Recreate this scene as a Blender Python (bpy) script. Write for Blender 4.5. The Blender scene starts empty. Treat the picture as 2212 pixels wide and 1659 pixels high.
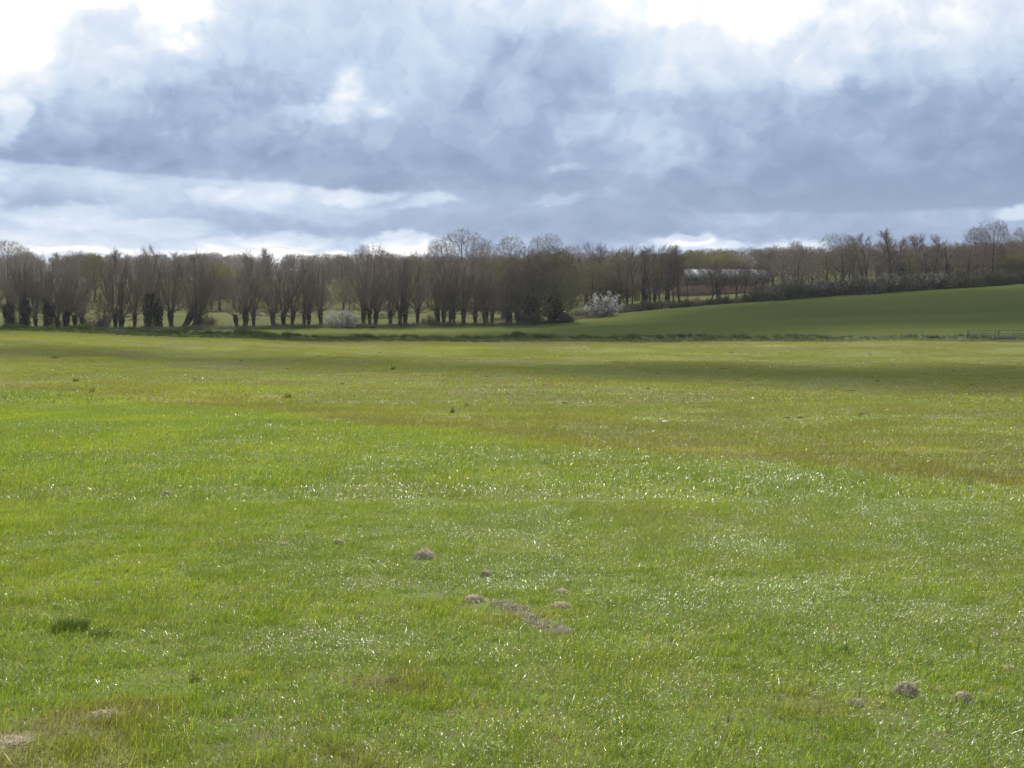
import bpy, math, random
import numpy as np
from mathutils import Vector, Matrix

S = bpy.context.scene
COL = S.collection
R = math.radians

# ------------------------------------------------------------------ camera
CZ = 10.0                       # eye height in world z; the ground under the eye lies 1.6 m lower
FPX = 3039.0                    # focal length in units of a 2212 px wide picture
YH = 590.0                      # eye-level row in that picture
PITCH = math.atan((829.5 - YH) / FPX)
cam = bpy.data.cameras.new("camera")
cam.sensor_width = 36.0
cam.lens = 36.0 * FPX / 2212.0
cam.clip_start = 0.1
cam.clip_end = 9000.0
camo = bpy.data.objects.new("camera", cam)
camo.location = (0, 0, CZ)
camo.rotation_euler = (math.pi / 2 - PITCH, 0, 0)
COL.objects.link(camo)
S.camera = camo

# ------------------------------------------------------------------ exposure
S.view_settings.view_transform = 'Standard'
S.view_settings.look = 'None'
S.view_settings.gamma = 1.0
S.view_settings.use_curve_mapping = False
S.view_settings.exposure = 1.0
S.cycles.use_denoising = True
S.cycles.max_bounces = 6
S.cycles.diffuse_bounces = 2
S.cycles.glossy_bounces = 1
S.cycles.transmission_bounces = 3
S.cycles.transparent_max_bounces = 8
S.cycles.volume_bounces = 0
S.cycles.sample_clamp_indirect = 4.0

# ------------------------------------------------------------------ sun
SUN_AZ, SUN_EL = R(1), R(42)
SDIR = Vector((math.sin(SUN_AZ) * math.cos(SUN_EL), math.cos(SUN_AZ) * math.cos(SUN_EL), math.sin(SUN_EL)))
sun = bpy.data.lights.new("sun", 'SUN')
sun.energy = 3.6
sun.angle = R(0.5)
sun.color = (1.0, 0.95, 0.86)
suno = bpy.data.objects.new("sun", sun)
suno.rotation_euler = SDIR.to_track_quat('Z', 'Y').to_euler()
suno.location = (30, 200, 200)
COL.objects.link(suno)

# ------------------------------------------------------------------ node helpers
class NT:
    def __init__(self, tree):
        self.t = tree
        self.l = tree.links
    def n(self, kind, **kw):
        nd = self.t.nodes.new(kind)
        for k, v in kw.items():
            setattr(nd, k, v)
        return nd
    def put(self, sock, v):
        if isinstance(v, bpy.types.NodeSocket):
            self.l.new(v, sock)
        elif v is not None:
            sock.default_value = v
    def m(self, op, a, b=None, c=None, clamp=False):
        nd = self.n('ShaderNodeMath', operation=op, use_clamp=clamp)
        for i, v in enumerate((a, b, c)):
            if v is not None:
                self.put(nd.inputs[i], v)
        return nd.outputs[0]
    def add(self, *xs):
        r = xs[0]
        for x in xs[1:]:
            r = self.m('ADD', r, x)
        return r
    def mul(self, a, b): return self.m('MULTIPLY', a, b)
    def sub(self, a, b): return self.m('SUBTRACT', a, b)
    def step(self, x, lo, hi, a=0.0, b=1.0, mode='SMOOTHSTEP'):
        nd = self.n('ShaderNodeMapRange', interpolation_type=mode)
        for i, v in enumerate((x, lo, hi, a, b)):
            self.put(nd.inputs[i], v)
        return nd.outputs[0]
    def noise(self, vec, scale, detail=3.0, rough=0.55, dim='3D', out=0, dist=0.0):
        nd = self.n('ShaderNodeTexNoise', noise_dimensions=dim)
        if dim == '1D':
            self.put(nd.inputs['W'], vec)
        else:
            self.put(nd.inputs['Vector'], vec)
        self.put(nd.inputs['Scale'], scale)
        self.put(nd.inputs['Detail'], detail)
        self.put(nd.inputs['Roughness'], rough)
        self.put(nd.inputs['Distortion'], dist)
        return nd.outputs[out]
    def mix(self, f, a, b, blend='MIX'):
        nd = self.n('ShaderNodeMix', data_type='RGBA', blend_type=blend)
        self.put(nd.inputs[0], f)
        for s, v in ((nd.inputs[6], a), (nd.inputs[7], b)):
            if isinstance(v, tuple) and len(v) == 3:
                v = (*v, 1.0)
            self.put(s, v)
        return nd.outputs[2]
    def sep(self, v):
        nd = self.n('ShaderNodeSeparateXYZ')
        self.put(nd.inputs[0], v)
        return nd.outputs
    def comb(self, x, y, z):
        nd = self.n('ShaderNodeCombineXYZ')
        for i, v in enumerate((x, y, z)):
            self.put(nd.inputs[i], v)
        return nd.outputs[0]
    def ramp(self, f, stops, mode='LINEAR'):
        nd = self.n('ShaderNodeValToRGB')
        e = nd.color_ramp.elements
        nd.color_ramp.interpolation = mode
        while len(e) < len(stops):
            e.new(0.5)
        for el, (p, c) in zip(e, stops):
            el.position = p
            el.color = (*c, 1.0) if len(c) == 3 else c
        self.put(nd.inputs[0], f)
        return nd.outputs[0]

def lin(r, g, b):
    f = lambda c: (c / 255 / 12.92) if c / 255 <= 0.04045 else ((c / 255 + 0.055) / 1.055) ** 2.4
    return (f(r), f(g), f(b))

# ------------------------------------------------------------------ sky
def pix_dir(px, py):
    xc, yc = (px - 1106.0) / FPX, -(py - 829.5) / FPX
    cp, sp = math.cos(PITCH), math.sin(PITCH)
    return Vector((xc, cp + yc * sp, -sp + yc * cp))

W = bpy.data.worlds.new("World")
S.world = W
W.use_nodes = True
W.node_tree.nodes.clear()
w = NT(W.node_tree)
SKY_STRENGTH = 0.1
def build_sky():
    tc = w.n('ShaderNodeTexCoord')
    d = tc.outputs['Generated']
    dx, dy, dz = w.sep(d)[:]
    az = w.m('ARCTAN2', dx, dy)                       # radians, 0 is straight ahead
    el = w.m('ARCSINE', dz)
    # work in units where 100 is about 1.89 degrees: sx, sy grow right and up from eye level
    sx0 = w.mul(az, FPX)
    sy0 = w.mul(el, FPX)
    # clouds are flattened near the horizon: noise space is stretched sideways there
    lift = w.m('LOGARITHM', w.add(w.m('MAXIMUM', w.add(sy0, 60.0), 1.0), 160.0), math.e)
    nv = w.comb(w.mul(sx0, 0.0085), w.mul(lift, 5.6), 3.7)
    warp = w.noise(nv, 0.55, 4.0, 0.58, out=1)
    warp2 = w.noise(nv, 1.9, 5.0, 0.6, out=1)
    wx, wy, _ = w.sep(warp)[:]
    vx, vy, _ = w.sep(warp2)[:]
    amp = w.step(sy0, 0.0, 500.0, 0.55, 1.0)
    sx = w.add(sx0, w.mul(w.sub(wx, 0.5), 190.0), w.mul(w.sub(vx, 0.5), 62.0))
    sy = w.add(sy0, w.mul(w.mul(w.sub(wy, 0.5), 120.0), amp), w.mul(w.mul(w.sub(vy, 0.5), 58.0), amp))
    cols = [0, 200, 400, 600, 800, 1000, 1200, 1400, 1600, 1800, 2000, 2212]
    rows = [(0,   [.96, .94, .90, .70, .62, .66, .76, .94, 1, .94, .90, .76]),
            (60,  [.94, .88, .86, .60, .58, .62, .66, .90, .98, .85, .84, .68]),
            (120, [.86, .76, .74, .48, .48, .52, .40, .72, .84, .72, .74, .54]),
            (180, [.84, .70, .54, .33, .44, .44, .27, .60, .66, .54, .54, .37]),
            (240, [.68, .55, .28, .22, .34, .26, .22, .36, .32, .27, .27, .20]),
            (300, [.35, .28, .20, .22, .28, .18, .25, .33, .24, .18, .17, .16]),
            (350, [.16, .11, .11, .09, .09, .10, .20, .24, .15, .06, .04, .05]),
            (400, [.40, .36, .30, .22, .08, .04, .12, .14, .10, .03, .00, .01]),
            (450, [.38, .28, .36, .36, .28, .18, .13, .10, .05, .01, .00, .04]),
            (500, [.54, .52, .34, .24, .20, .10, .06, .08, .06, .05, .08, .22]),
            (550, [.72, .72, .70, .72, .66, .50, .24, .45, .45, .35, .28, .40])]
    u = w.m('DIVIDE', w.add(sx, 1106.0), 2212.0, clamp=True)
    total = None
    ys = [YH - r for r, _ in rows]
    for i, (r, vals) in enumerate(rows):
        fc = w.n('ShaderNodeFloatCurve')
        cv = fc.mapping.curves[0]
        while len(cv.points) < len(cols):
            cv.points.new(0.5, 0.5)
        for p, c, v in zip(cv.points, cols, vals):
            p.location = (c / 2212.0, v)
        fc.mapping.update()
        w.put(fc.inputs['Value'], u)
        parts = []
        if i > 0:                                     # fades in upwards from the row above it in the picture
            parts.append(w.step(sy, ys[i - 1], ys[i], 0, 1))
        if i < len(rows) - 1:
            parts.append(w.step(sy, ys[i + 1], ys[i], 0, 1))
        wt = parts[0] if len(parts) == 1 else w.mul(*parts)
        t = w.mul(fc.outputs[0], wt)
        total = t if total is None else w.add(total, t)
    # elsewhere in the sky: broken cloud, brighter overhead and towards the sun
    gen = w.noise(w.comb(w.mul(dx, 1.0), w.mul(dy, 1.0), w.mul(dz, 2.2)), 2.3, 6.0, 0.6)
    gen = w.step(gen, 0.35, 0.68, 0.30, 0.80)
    sd = w.n('ShaderNodeVectorMath', operation='DOT_PRODUCT')
    w.put(sd.inputs[0], d)
    sd.inputs[1].default_value = SDIR
    glow = w.m('POWER', w.m('MAXIMUM', sd.outputs['Value'], 0.0), 30.0)
    gen = w.add(gen, w.mul(glow, 0.75))
    inside = w.mul(w.step(w.m('ABSOLUTE', sx), 1150.0, 1700.0, 1.0, 0.0), w.step(sy, 600.0, 900.0, 1.0, 0.0))
    # fine billows
    fb = w.noise(nv, 0.95, 6.0, 0.47, dist=0.3)
    fb2 = w.noise(nv, 3.3, 5.0, 0.55)
    B = w.add(w.mul(total, inside), w.mul(gen, w.sub(1.0, inside)))
    bil = w.m('ABSOLUTE', w.sub(w.noise(nv, 1.05, 4.0, 0.45, dist=0.4), 0.5))      # cauliflower edges
    bil2 = w.m('ABSOLUTE', w.sub(w.noise(w.comb(w.add(sx, 3000.0), sy, 9.0), 0.012, 6.0, 0.6), 0.5))
    crisp = w.step(w.noise(nv, 1.25, 7.0, 0.5, dist=0.35), 0.485, 0.545)       # billows with an edge
    B = w.add(B, w.mul(w.mul(w.sub(crisp, 0.5), 0.075), w.step(sy0, 60.0, 330.0, 0.35, 1.0)), w.mul(w.sub(fb, 0.5), 0.42), w.mul(w.sub(fb2, 0.5), 0.10), w.mul(w.sub(0.10, bil), 0.50), w.mul(w.sub(0.09, bil2), 0.22), -0.01)
    # single clouds with a crisp edge: x, y (picture units), half width, half height, lift, edge softness
    for cx, cy, hw, hh, up, soft in [
            (762, 190, 40, 42, .36, .9), (775, 240, 72, 34, .28, .9), (705, 256, 70, 22, .20, .9), (845, 240, 34, 26, .16, .9),
            (420, 70, 66, 95, .17, .35), (50, 90, 150, 90, .17, .4), (180, 10, 240, 50, .16, .7), (330, 90, 110, 36, -.10, .8), (48, 300, 26, 50, .30, .8),
            (760, 425, 80, 17, .36, .7), (930, 443, 70, 12, .26, .8), (560, 430, 90, 34, .16, .5), (455, 430, 40, 22, .16, .5),
            (870, 522, 74, 25, .44, .35), (950, 538, 60, 14, .3, .5), (600, 522, 110, 17, .26, .6), (190, 478, 120, 26, .26, .5), (380, 498, 110, 16, .22, .6),
            (300, 548, 330, 9, .18, .8), (700, 550, 160, 10, .3, .7), (1470, 520, 75, 17, .42, .4), (1540, 535, 110, 12, .3, .5),
            (2170, 470, 90, 16, .36, .5), (1735, 540, 60, 18, .4, .6), (1220, 368, 55, 12, .16, .7), (1200, 438, 60, 16, .17, .5), (1300, 432, 80, 12, .10, .7),
            (1780, 190, 60, 26, .14, .7), (1620, 60, 130, 60, .10, .7), (1420, 330, 90, 55, .08, .5), (1260, 260, 60, 60, .10, .6),
            (20, 395, 40, 22, .25, .7), (10, 480, 40, 40, .25, .6),
            (1130, 115, 60, 50, -.08, .8)]:
        gx = w.mul(w.sub(sx, cx - 1106.0), 1.0 / hw)
        gy = w.mul(w.sub(sy, YH - cy), 1.0 / hh)
        q = w.m('SQRT', w.add(w.mul(gx, gx), w.mul(gy, gy)))
        B = w.add(B, w.step(q, 1.0 - soft * 0.75, 1.0 + soft * 0.55, up, 0.0))
    # flat cloud bases: a crisp dark lower edge from (xa, ya) to (xb, yb), paler just below
    for xa, ya, xb, yb, up, dark, fade in [(-100, 352, 960, 425, .17, -.05, 85), (1480, 462, 2400, 450, .17, -.04, 60), (-200, 505, 760, 500, .0, -.08, 60)]:
        ye = w.add(w.mul(w.sub(sx0, xa - 1106.0), (yb - ya) / (xb - xa)), ya)
        dd = w.sub(w.sub(YH, w.add(w.mul(sy0, 0.72), w.mul(sy, 0.28))), ye)          # grows downwards from the edge
        xm = w.mul(w.step(sx0, xa - 1106.0 - 60, xa - 1106.0 + 120), w.step(sx0, xb - 1106.0 - 260, xb - 1106.0, 1.0, 0.0))
        below = w.mul(w.step(dd, -3.0, 9.0), w.step(dd, 10.0, fade, 1.0, 0.0))
        above = w.mul(w.step(dd, -70.0, -10.0), w.step(dd, -3.0, 6.0, 1.0, 0.0))
        B = w.add(B, w.mul(xm, w.add(w.mul(below, up), w.mul(above, dark))))
    B = w.m('ADD', B, 0.0, clamp=True)
    ramp = w.ramp(B, [(0.0, lin(122, 146, 181)), (0.22, lin(147, 168, 201)), (0.45, lin(181, 200, 225)),
                      (0.68, lin(209, 222, 239)), (0.86, lin(238, 242, 248)), (1.0, lin(255, 255, 255))])
    # below eye level the sky fades to the pale air seen along the ground
    k = 1.02 / (2 ** S.view_settings.exposure) / SKY_STRENGTH
    cloud = w.n('ShaderNodeVectorMath', operation='SCALE')
    w.put(cloud.inputs[0], ramp)
    w.put(cloud.inputs['Scale'], w.add(k, w.mul(w.step(B, 0.8, 1.0), 0.12 * k), w.mul(glow, 2.2 * k)))
    sky = w.n('ShaderNodeTexSky', sky_type='NISHITA')
    sky.sun_disc = False
    sky.sun_elevation = SUN_EL
    sky.sun_rotation = SUN_AZ
    col = w.mix(0.015, cloud.outputs[0], sky.outputs[0])
    bg = w.n('ShaderNodeBackground')
    w.put(bg.inputs['Color'], col)
    bg.inputs['Strength'].default_value = SKY_STRENGTH
    out = w.n('ShaderNodeOutputWorld')
    w.l.new(bg.outputs[0], out.inputs['Surface'])
build_sky()

# ------------------------------------------------------------------ terrain
def sstep(x, a, b):
    t = np.clip((np.asarray(x, float) - a) / (b - a), 0, 1)
    return t * t * (3 - 2 * t)

_PY = [-120, 0, 30, 60, 80, 100, 120, 140, 160, 172, 180, 200, 240, 300, 400, 500, 700, 1000, 1500, 2600]
_PZ = [5.0, -1.6, -3.25, -4.9, -5.75, -6.45, -7.05, -7.6, -8.05, -8.25, -8.35, -8.2, -8.1, -8.0, -6.6, -4.4, -3.2, -1.0, 3.0, 6.0]
_py = np.linspace(-120, 2600, 5441)
_pz = np.interp(_py, _PY, _PZ)
_k = np.ones(25) / 25
_pz = np.convolve(np.pad(_pz, 12, mode='edge'), _k, 'valid')

def Yb(x):                      # the grassy bank along the valley bottom
    x = np.asarray(x, float)
    return 176.0 + 1.2 * np.sin(x * 0.045) + 0.01 * x
_EX = [-1300, -62, 5, 12, 26, 51, 94, 200, 1300]
_EY = [190, 200, 225, 240, 245, 252, 261, 290, 400]
def Ye(x):                      # far edge of the sown field
    return np.interp(x, _EX, _EY)

def ground(x, y):
    x = np.asarray(x, float); y = np.asarray(y, float)
    z = np.interp(y, _py, _pz)
    z = z + 1.3 * sstep(-x, 12, 66) * sstep(y, 80, 150) * (1 - sstep(y, 172, 200))
    rx = np.interp(x, [-1300, -5, 5, 11, 26, 51, 94, 160, 1300], [0, 0, .25, .6, 2.3, 3.9, 6.3, 9, 14])
    t = sstep(y, 176, 282) * 0.35 + np.clip((y - 178) / 78, 0, 1) * 0.65
    t = t * (1 - 0.28 * sstep(y, 262, 340)) * (1 - 0.45 * sstep(y, 380, 650))
    z = z + rx * np.clip(t, 0, 1)
    z = z + 0.42 * np.exp(-((y - Yb(x)) / 1.3) ** 2) * (0.8 + 0.25 * np.sin(x * 0.9) + 0.2 * np.sin(x * 0.37 + 1))
    z = z + 0.05 * np.sin(x * 0.31 + y * 0.11) * sstep(y, 12, 40) + 0.04 * np.sin(y * 0.23 - x * 0.13) * sstep(y, 12, 40)
    return z + CZ

def gz(x, y): return float(ground(x, y))

def on_ground(px, py):
    dr = pix_dir(px, py)
    lo, hi = 1.0, 400.0
    for _ in range(60):
        mid = (lo + hi) / 2
        t = mid / dr.y
        if CZ + dr.z * t > gz(dr.x * t, mid): lo = mid
        else: hi = mid
    return dr.x * lo / dr.y, lo

# places where the sward is broken: x, y, half width, half depth on the ground, how much grass is missing
BARE = []
for px, py, wpx, hpx, much in [(1082, 1308, 54, 24, .9), (1112, 1318, 66, 28, .92), (1136, 1334, 56, 26, .85), (1158, 1350, 70, 28, .9), (1192, 1360, 74, 30, .92), (1218, 1368, 44, 22, .85), (1040, 1302, 50, 26, .7), (226, 1546, 84, 34, .75), (22, 1606, 120, 50, .75), (140, 1655, 170, 40, .5), (660, 1640, 120, 40, .45),
                               (1957, 1500, 50, 40, .95), (2081, 1517, 46, 38, .95), (1851, 1524, 40, 26, .8), (1745, 1522, 90, 20, .6), (2176, 1447, 46, 24, .8), (918, 1206, 44, 34, .95),
                               (1049, 1245, 28, 22, .9), (1212, 1313, 50, 24, .9), (1213, 1280, 34, 18, .9), (1024, 1299, 44, 30, .9), (613, 1178, 26, 14, .9), (732, 1175, 24, 20, .9), (358, 1069, 26, 18, .9)]:
    x, y = on_ground(px, py)
    _, yn = on_ground(px, py + hpx / 2); _, yf = on_ground(px, py - hpx / 2)
    BARE.append((x, y, wpx / FPX * y / 2, max(0.03, (yf - yn) / 2), much))

def make_mesh(name, V, faces=None, quads=None, tris=None, mats=(), smooth=False, attr=None):
    me = bpy.data.meshes.new(name)
    V = np.asarray(V, np.float32)
    me.vertices.add(len(V))
    me.vertices.foreach_set('co', V.ravel())
    idx, tot = [], []
    if quads is not None and len(quads):
        idx.append(np.asarray(quads, np.int32).ravel()); tot.append(np.full(len(quads), 4, np.int32))
    if tris is not None and len(tris):
        idx.append(np.asarray(tris, np.int32).ravel()); tot.append(np.full(len(tris), 3, np.int32))
    if faces:
        idx.append(np.asarray([i for f in faces for i in f], np.int32)); tot.append(np.asarray([len(f) for f in faces], np.int32))
    if idx:
        idx = np.concatenate(idx); tot = np.concatenate(tot)
        me.loops.add(len(idx))
        me.loops.foreach_set('vertex_index', idx)
        me.polygons.add(len(tot))
        st = np.concatenate([[0], np.cumsum(tot)[:-1]]).astype(np.int32)
        me.polygons.foreach_set('loop_start', st)
        me.polygons.foreach_set('loop_total', tot)
        if smooth:
            me.polygons.foreach_set('use_smooth', np.ones(len(tot), bool))
    for m in mats:
        me.materials.append(m)
    if attr:
        for k, v in attr.items():
            a = me.attributes.new(k, 'FLOAT', 'POINT')
            a.data.foreach_set('value', np.asarray(v, np.float32))
    me.update(calc_edges=True)
    return me

def link(name, me, parent=None, loc=None, rot=None, scale=None):
    o = bpy.data.objects.new(name, me)
    COL.objects.link(o)
    if parent is not None: o.parent = parent
    if loc is not None: o.location = loc
    if rot is not None: o.rotation_euler = rot
    if scale is not None: o.scale = scale if hasattr(scale, '__len__') else (scale,) * 3
    return o

def tag(o, label, cat, group=None):
    o['label'] = label; o['category'] = cat
    if group: o['group'] = group
    return o
def kind(o, k):
    o['kind'] = k
    return o

# ------------------------------------------------------------------ materials
def mat(name):
    m = bpy.data.materials.new(name)
    m.use_nodes = True
    m.node_tree.nodes.clear()
    return m, NT(m.node_tree)

DRY_SPOTS = [(60, 1625, 0.75, .55), (250, 1540, 0.45, .45), (640, 1650, 0.55, .35), (845, 1480, 0.35, .4), (1780, 1525, 0.4, .3), (1140, 1335, 0.4, .3)]
def pasture_colour(t):
    """Colour of the grazed grass over the whole field by place: lush and dry patches, old wheel lines. Returns (colour, dry mask)."""
    g = t.n('ShaderNodeNewGeometry')
    pos = g.outputs['Position']
    x, y, z = t.sep(pos)[:]
    p2 = t.comb(x, y, 0.0)
    # distance from the old track that crosses the field: line through (-21.5, 59) and (5.84, 16)
    perp = t.add(t.mul(t.add(x, 21.5), 0.843), t.mul(t.sub(y, 59.0), 0.537))
    along = t.add(t.mul(t.add(x, 21.5), 0.537), t.mul(t.sub(y, 59.0), -0.843))
    wob = t.mul(t.sub(t.noise(p2, 0.16, 2.0), 0.5), 4.0)
    q = t.add(perp, wob)
    band = t.step(t.m('ABSOLUTE', q), 0.4, 2.6, 1.0, 0.0)
    lines = t.noise(t.add(perp, t.mul(wob, 0.4)), 0.33, 2.0, dim='1D')
    big = t.noise(p2, 0.06, 3.0, 0.55)
    mid = t.noise(p2, 0.42, 4.0, 0.6)
    fine = t.noise(p2, 2.6, 3.0, 0.6)
    far_side = t.step(q, -1.0, 2.2)                    # beyond the track the sward is thinner and duller
    dry = t.add(t.mul(band, 0.16), t.mul(t.sub(lines, 0.5), 0.7), t.mul(t.mul(t.sub(big, 0.5), 1.0), t.sub(1.0, t.mul(far_side, 0.4))), t.mul(t.sub(mid, 0.5), 0.9), t.mul(t.sub(fine, 0.5), 1.0), 0.20)
    dry = t.add(dry, t.mul(far_side, 0.36))
    for px, py, rad, much in DRY_SPOTS:                 # trodden, browner places close by
        cx, cy = on_ground(px, py)
        ddx, ddy = t.sub(x, cx), t.sub(y, cy)
        q2 = t.m('SQRT', t.add(t.mul(ddx, ddx), t.mul(ddy, ddy)))
        dry = t.add(dry, t.mul(t.step(t.add(q2, t.mul(t.sub(mid, 0.5), rad * 1.2)), rad * 0.3, rad, 1.0, 0.0), much))
    dry = t.m('MINIMUM', t.m('MAXIMUM', dry, 0.0), 0.86)
    return dry, fine, p2

def grass_mat():
    m, t = mat("grass_blade")
    dry, fine, p2 = pasture_colour(t)
    a = t.n('ShaderNodeAttribute', attribute_name='tint')
    shiny = t.m('GREATER_THAN', a.outputs['Fac'], 1.5)
    tint = t.m('FRACT', a.outputs['Fac'])
    col = t.ramp(dry, [(0.0, (0.192, 0.264, 0.042)), (0.35, (0.224, 0.272, 0.048)), (0.65, (0.222, 0.228, 0.076)), (1.0, (0.230, 0.222, 0.092))])
    dead = t.step(tint, 0.93, 0.95)
    col = t.mix(dead, col, (0.30, 0.235, 0.105))
    val = t.step(tint, 0.0, 0.9, 0.62, 1.25, mode='LINEAR')
    sc = t.n('ShaderNodeVectorMath', operation='SCALE')
    t.put(sc.inputs[0], col); t.put(sc.inputs['Scale'], val)
    b = t.n('ShaderNodeBsdfPrincipled')
    t.put(b.inputs['Base Color'], sc.outputs[0])
    b.inputs['Roughness'].default_value = 0.30
    t.put(b.inputs['Specular IOR Level'], t.mul(t.mul(t.step(dry, 0.30, 0.62, 1.0, 0.22), t.add(t.mul(shiny, 0.19), 0.22)), t.step(t.noise(p2, 1.3, 3.0, 0.6), 0.38, 0.62, 0.25, 1.25)))
    tr = t.n('ShaderNodeBsdfTranslucent')
    t.put(tr.inputs['Color'], t.mix(1.0, sc.outputs[0], (1.45, 1.45, 0.5), 'MULTIPLY'))
    mx = t.n('ShaderNodeMixShader')
    mx.inputs[0].default_value = 0.48
    t.l.new(b.outputs[0], mx.inputs[1]); t.l.new(tr.outputs[0], mx.inputs[2])
    o = t.n('ShaderNodeOutputMaterial')
    t.l.new(mx.outputs[0], o.inputs['Surface'])
    return m

def field_mat():
    m, t = mat("pasture_ground")
    dry, fine, p2 = pasture_colour(t)
    col = t.ramp(dry, [(0.0, (0.080, 0.120, 0.014)), (0.4, (0.102, 0.124, 0.020)), (0.7, (0.124, 0.122, 0.046)), (1.0, (0.138, 0.118, 0.056))])
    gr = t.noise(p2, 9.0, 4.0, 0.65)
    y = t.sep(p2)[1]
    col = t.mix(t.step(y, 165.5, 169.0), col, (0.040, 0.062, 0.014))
    soil = t.step(t.add(gr, t.mul(t.noise(p2, 0.7, 2.0), 0.35)), 0.62, 0.80, 0.0, 0.7)
    col = t.mix(soil, col, (0.10, 0.078, 0.045))
    b = t.n('ShaderNodeBsdfPrincipled')
    t.put(b.inputs['Base Color'], col)
    b.inputs['Roughness'].default_value = 0.9
    b.inputs['Specular IOR Level'].default_value = 0.1
    bp = t.n('ShaderNodeBump')
    bp.inputs['Distance'].default_value = 0.05
    bp.inputs['Strength'].default_value = 0.6
    t.put(bp.inputs['Height'], gr)
    t.l.new(bp.outputs[0], b.inputs['Normal'])
    o = t.n('ShaderNodeOutputMaterial')
    t.l.new(b.outputs[0], o.inputs['Surface'])
    return m

def simple_mat(name, c1, c2, scale=1.0, rough=0.85, spec=0.15, bump=0.0, detail=4.0, stretch=(1, 1, 1), translucent=0.0, obj_var=0.0, coord='Position', fac=(0.35, 0.65)):
    m, t = mat(name)
    if coord == 'Position':
        v = t.n('ShaderNodeNewGeometry').outputs['Position']
    else:
        v = t.n('ShaderNodeTexCoord').outputs[coord]
    if stretch != (1, 1, 1):
        vm = t.n('ShaderNodeVectorMath', operation='MULTIPLY')
        t.put(vm.inputs[0], v); vm.inputs[1].default_value = stretch
        v = vm.outputs[0]
    nz = t.noise(v, scale, detail, 0.6)
    col = t.mix(t.step(nz, fac[0], fac[1]), c1, c2)
    if obj_var:
        oi = t.n('ShaderNodeObjectInfo')
        sc = t.n('ShaderNodeVectorMath', operation='SCALE')
        t.put(sc.inputs[0], col)
        t.put(sc.inputs['Scale'], t.step(oi.outputs['Random'], 0.0, 1.0, 1.0 - obj_var, 1.0 + obj_var, mode='LINEAR'))
        col = sc.outputs[0]
    b = t.n('ShaderNodeBsdfPrincipled')
    t.put(b.inputs['Base Color'], col)
    b.inputs['Roughness'].default_value = rough
    b.inputs['Specular IOR Level'].default_value = spec
    if bump:
        bp = t.n('ShaderNodeBump')
        bp.inputs['Distance'].default_value = bump
        t.put(bp.inputs['Height'], nz)
        t.l.new(bp.outputs[0], b.inputs['Normal'])
    sh = b.outputs[0]
    if translucent:
        tr = t.n('ShaderNodeBsdfTranslucent')
        t.put(tr.inputs['Color'], col)
        mx = t.n('ShaderNodeMixShader')
        mx.inputs[0].default_value = translucent
        t.l.new(sh, mx.inputs[1]); t.l.new(tr.outputs[0], mx.inputs[2])
        sh = mx.outputs[0]
    o = t.n('ShaderNodeOutputMaterial')
    t.l.new(sh, o.inputs['Surface'])
    return m

M = {}
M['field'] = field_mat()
M['grass'] = grass_mat()
M['wheat'] = simple_mat("young_wheat", (0.080, 0.094, 0.026), (0.100, 0.111, 0.033), 0.05, detail=8.0, rough=0.95, spec=0.0, bump=0.05, stretch=(0.35, 1.6, 1))
M['meadow'] = simple_mat("meadow_ground", (0.076, 0.084, 0.032), (0.106, 0.106, 0.044), 0.12, detail=7.0, spec=0.0)
M['farmland'] = simple_mat("farmland_ground", (0.058, 0.066, 0.022), (0.080, 0.076, 0.030), 0.02, detail=6.0, spec=0.0)
M['bark'] = simple_mat("grey_bark", (0.036, 0.030, 0.023), (0.085, 0.072, 0.057), 3.0, stretch=(1, 1, 0.25), bump=0.02, coord='Object', obj_var=0.12)
M['twig'] = simple_mat("brown_twigs", (0.150, 0.120, 0.088), (0.230, 0.188, 0.140), 0.6, coord='Object', obj_var=0.22)
M['twig_pale'] = simple_mat("pale_twigs", (0.260, 0.215, 0.170), (0.340, 0.290, 0.235), 0.6, coord='Object', obj_var=0.15)
M['twig_olive'] = simple_mat("olive_twigs", (0.165, 0.150, 0.070), (0.240, 0.215, 0.105), 0.5, coord='Object', obj_var=0.15)
M['twig_red'] = simple_mat("reddish_twigs", (0.165, 0.122, 0.090), (0.240, 0.180, 0.135), 0.6, coord='Object', obj_var=0.15)
M['bud'] = simple_mat("opening_buds", (0.140, 0.150, 0.040), (0.210, 0.200, 0.070), 0.7, coord='Object', translucent=0.35)
M['yellow_bud'] = simple_mat("yellow_catkins", (0.200, 0.170, 0.045), (0.280, 0.230, 0.075), 0.7, coord='Object', translucent=0.35)
M['ivy'] = simple_mat("ivy_leaves", (0.018, 0.030, 0.014), (0.045, 0.062, 0.026), 2.0, rough=0.5, spec=0.3, coord='Object')
M['shrub'] = simple_mat("shrub_leaves", (0.045, 0.052, 0.026), (0.085, 0.088, 0.042), 1.2, coord='Object', translucent=0.2, obj_var=0.25)
M['green_shrub'] = simple_mat("fresh_shrub_leaves", (0.075, 0.100, 0.030), (0.130, 0.150, 0.045), 1.2, coord='Object', translucent=0.3, obj_var=0.2)
M['blossom'] = simple_mat("white_blossom", (0.42, 0.40, 0.38), (0.62, 0.60, 0.57), 2.0, coord='Object', translucent=0.3)
M['blossom_grey'] = simple_mat("greyish_blossom", (0.34, 0.33, 0.32), (0.54, 0.53, 0.52), 2.0, coord='Object', translucent=0.3)
M['conifer'] = simple_mat("dark_needles", (0.018, 0.026, 0.024), (0.035, 0.046, 0.040), 1.0, coord='Object')
M['soil'] = simple_mat("molehill_soil", (0.15, 0.120, 0.078), (0.37, 0.305, 0.205), 60.0, rough=0.95, bump=0.01, detail=6.0)
M['dry_soil'] = simple_mat("dry_grey_soil", (0.105, 0.088, 0.052), (0.20, 0.165, 0.10), 40.0, rough=0.95, bump=0.01, detail=6.0)
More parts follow.
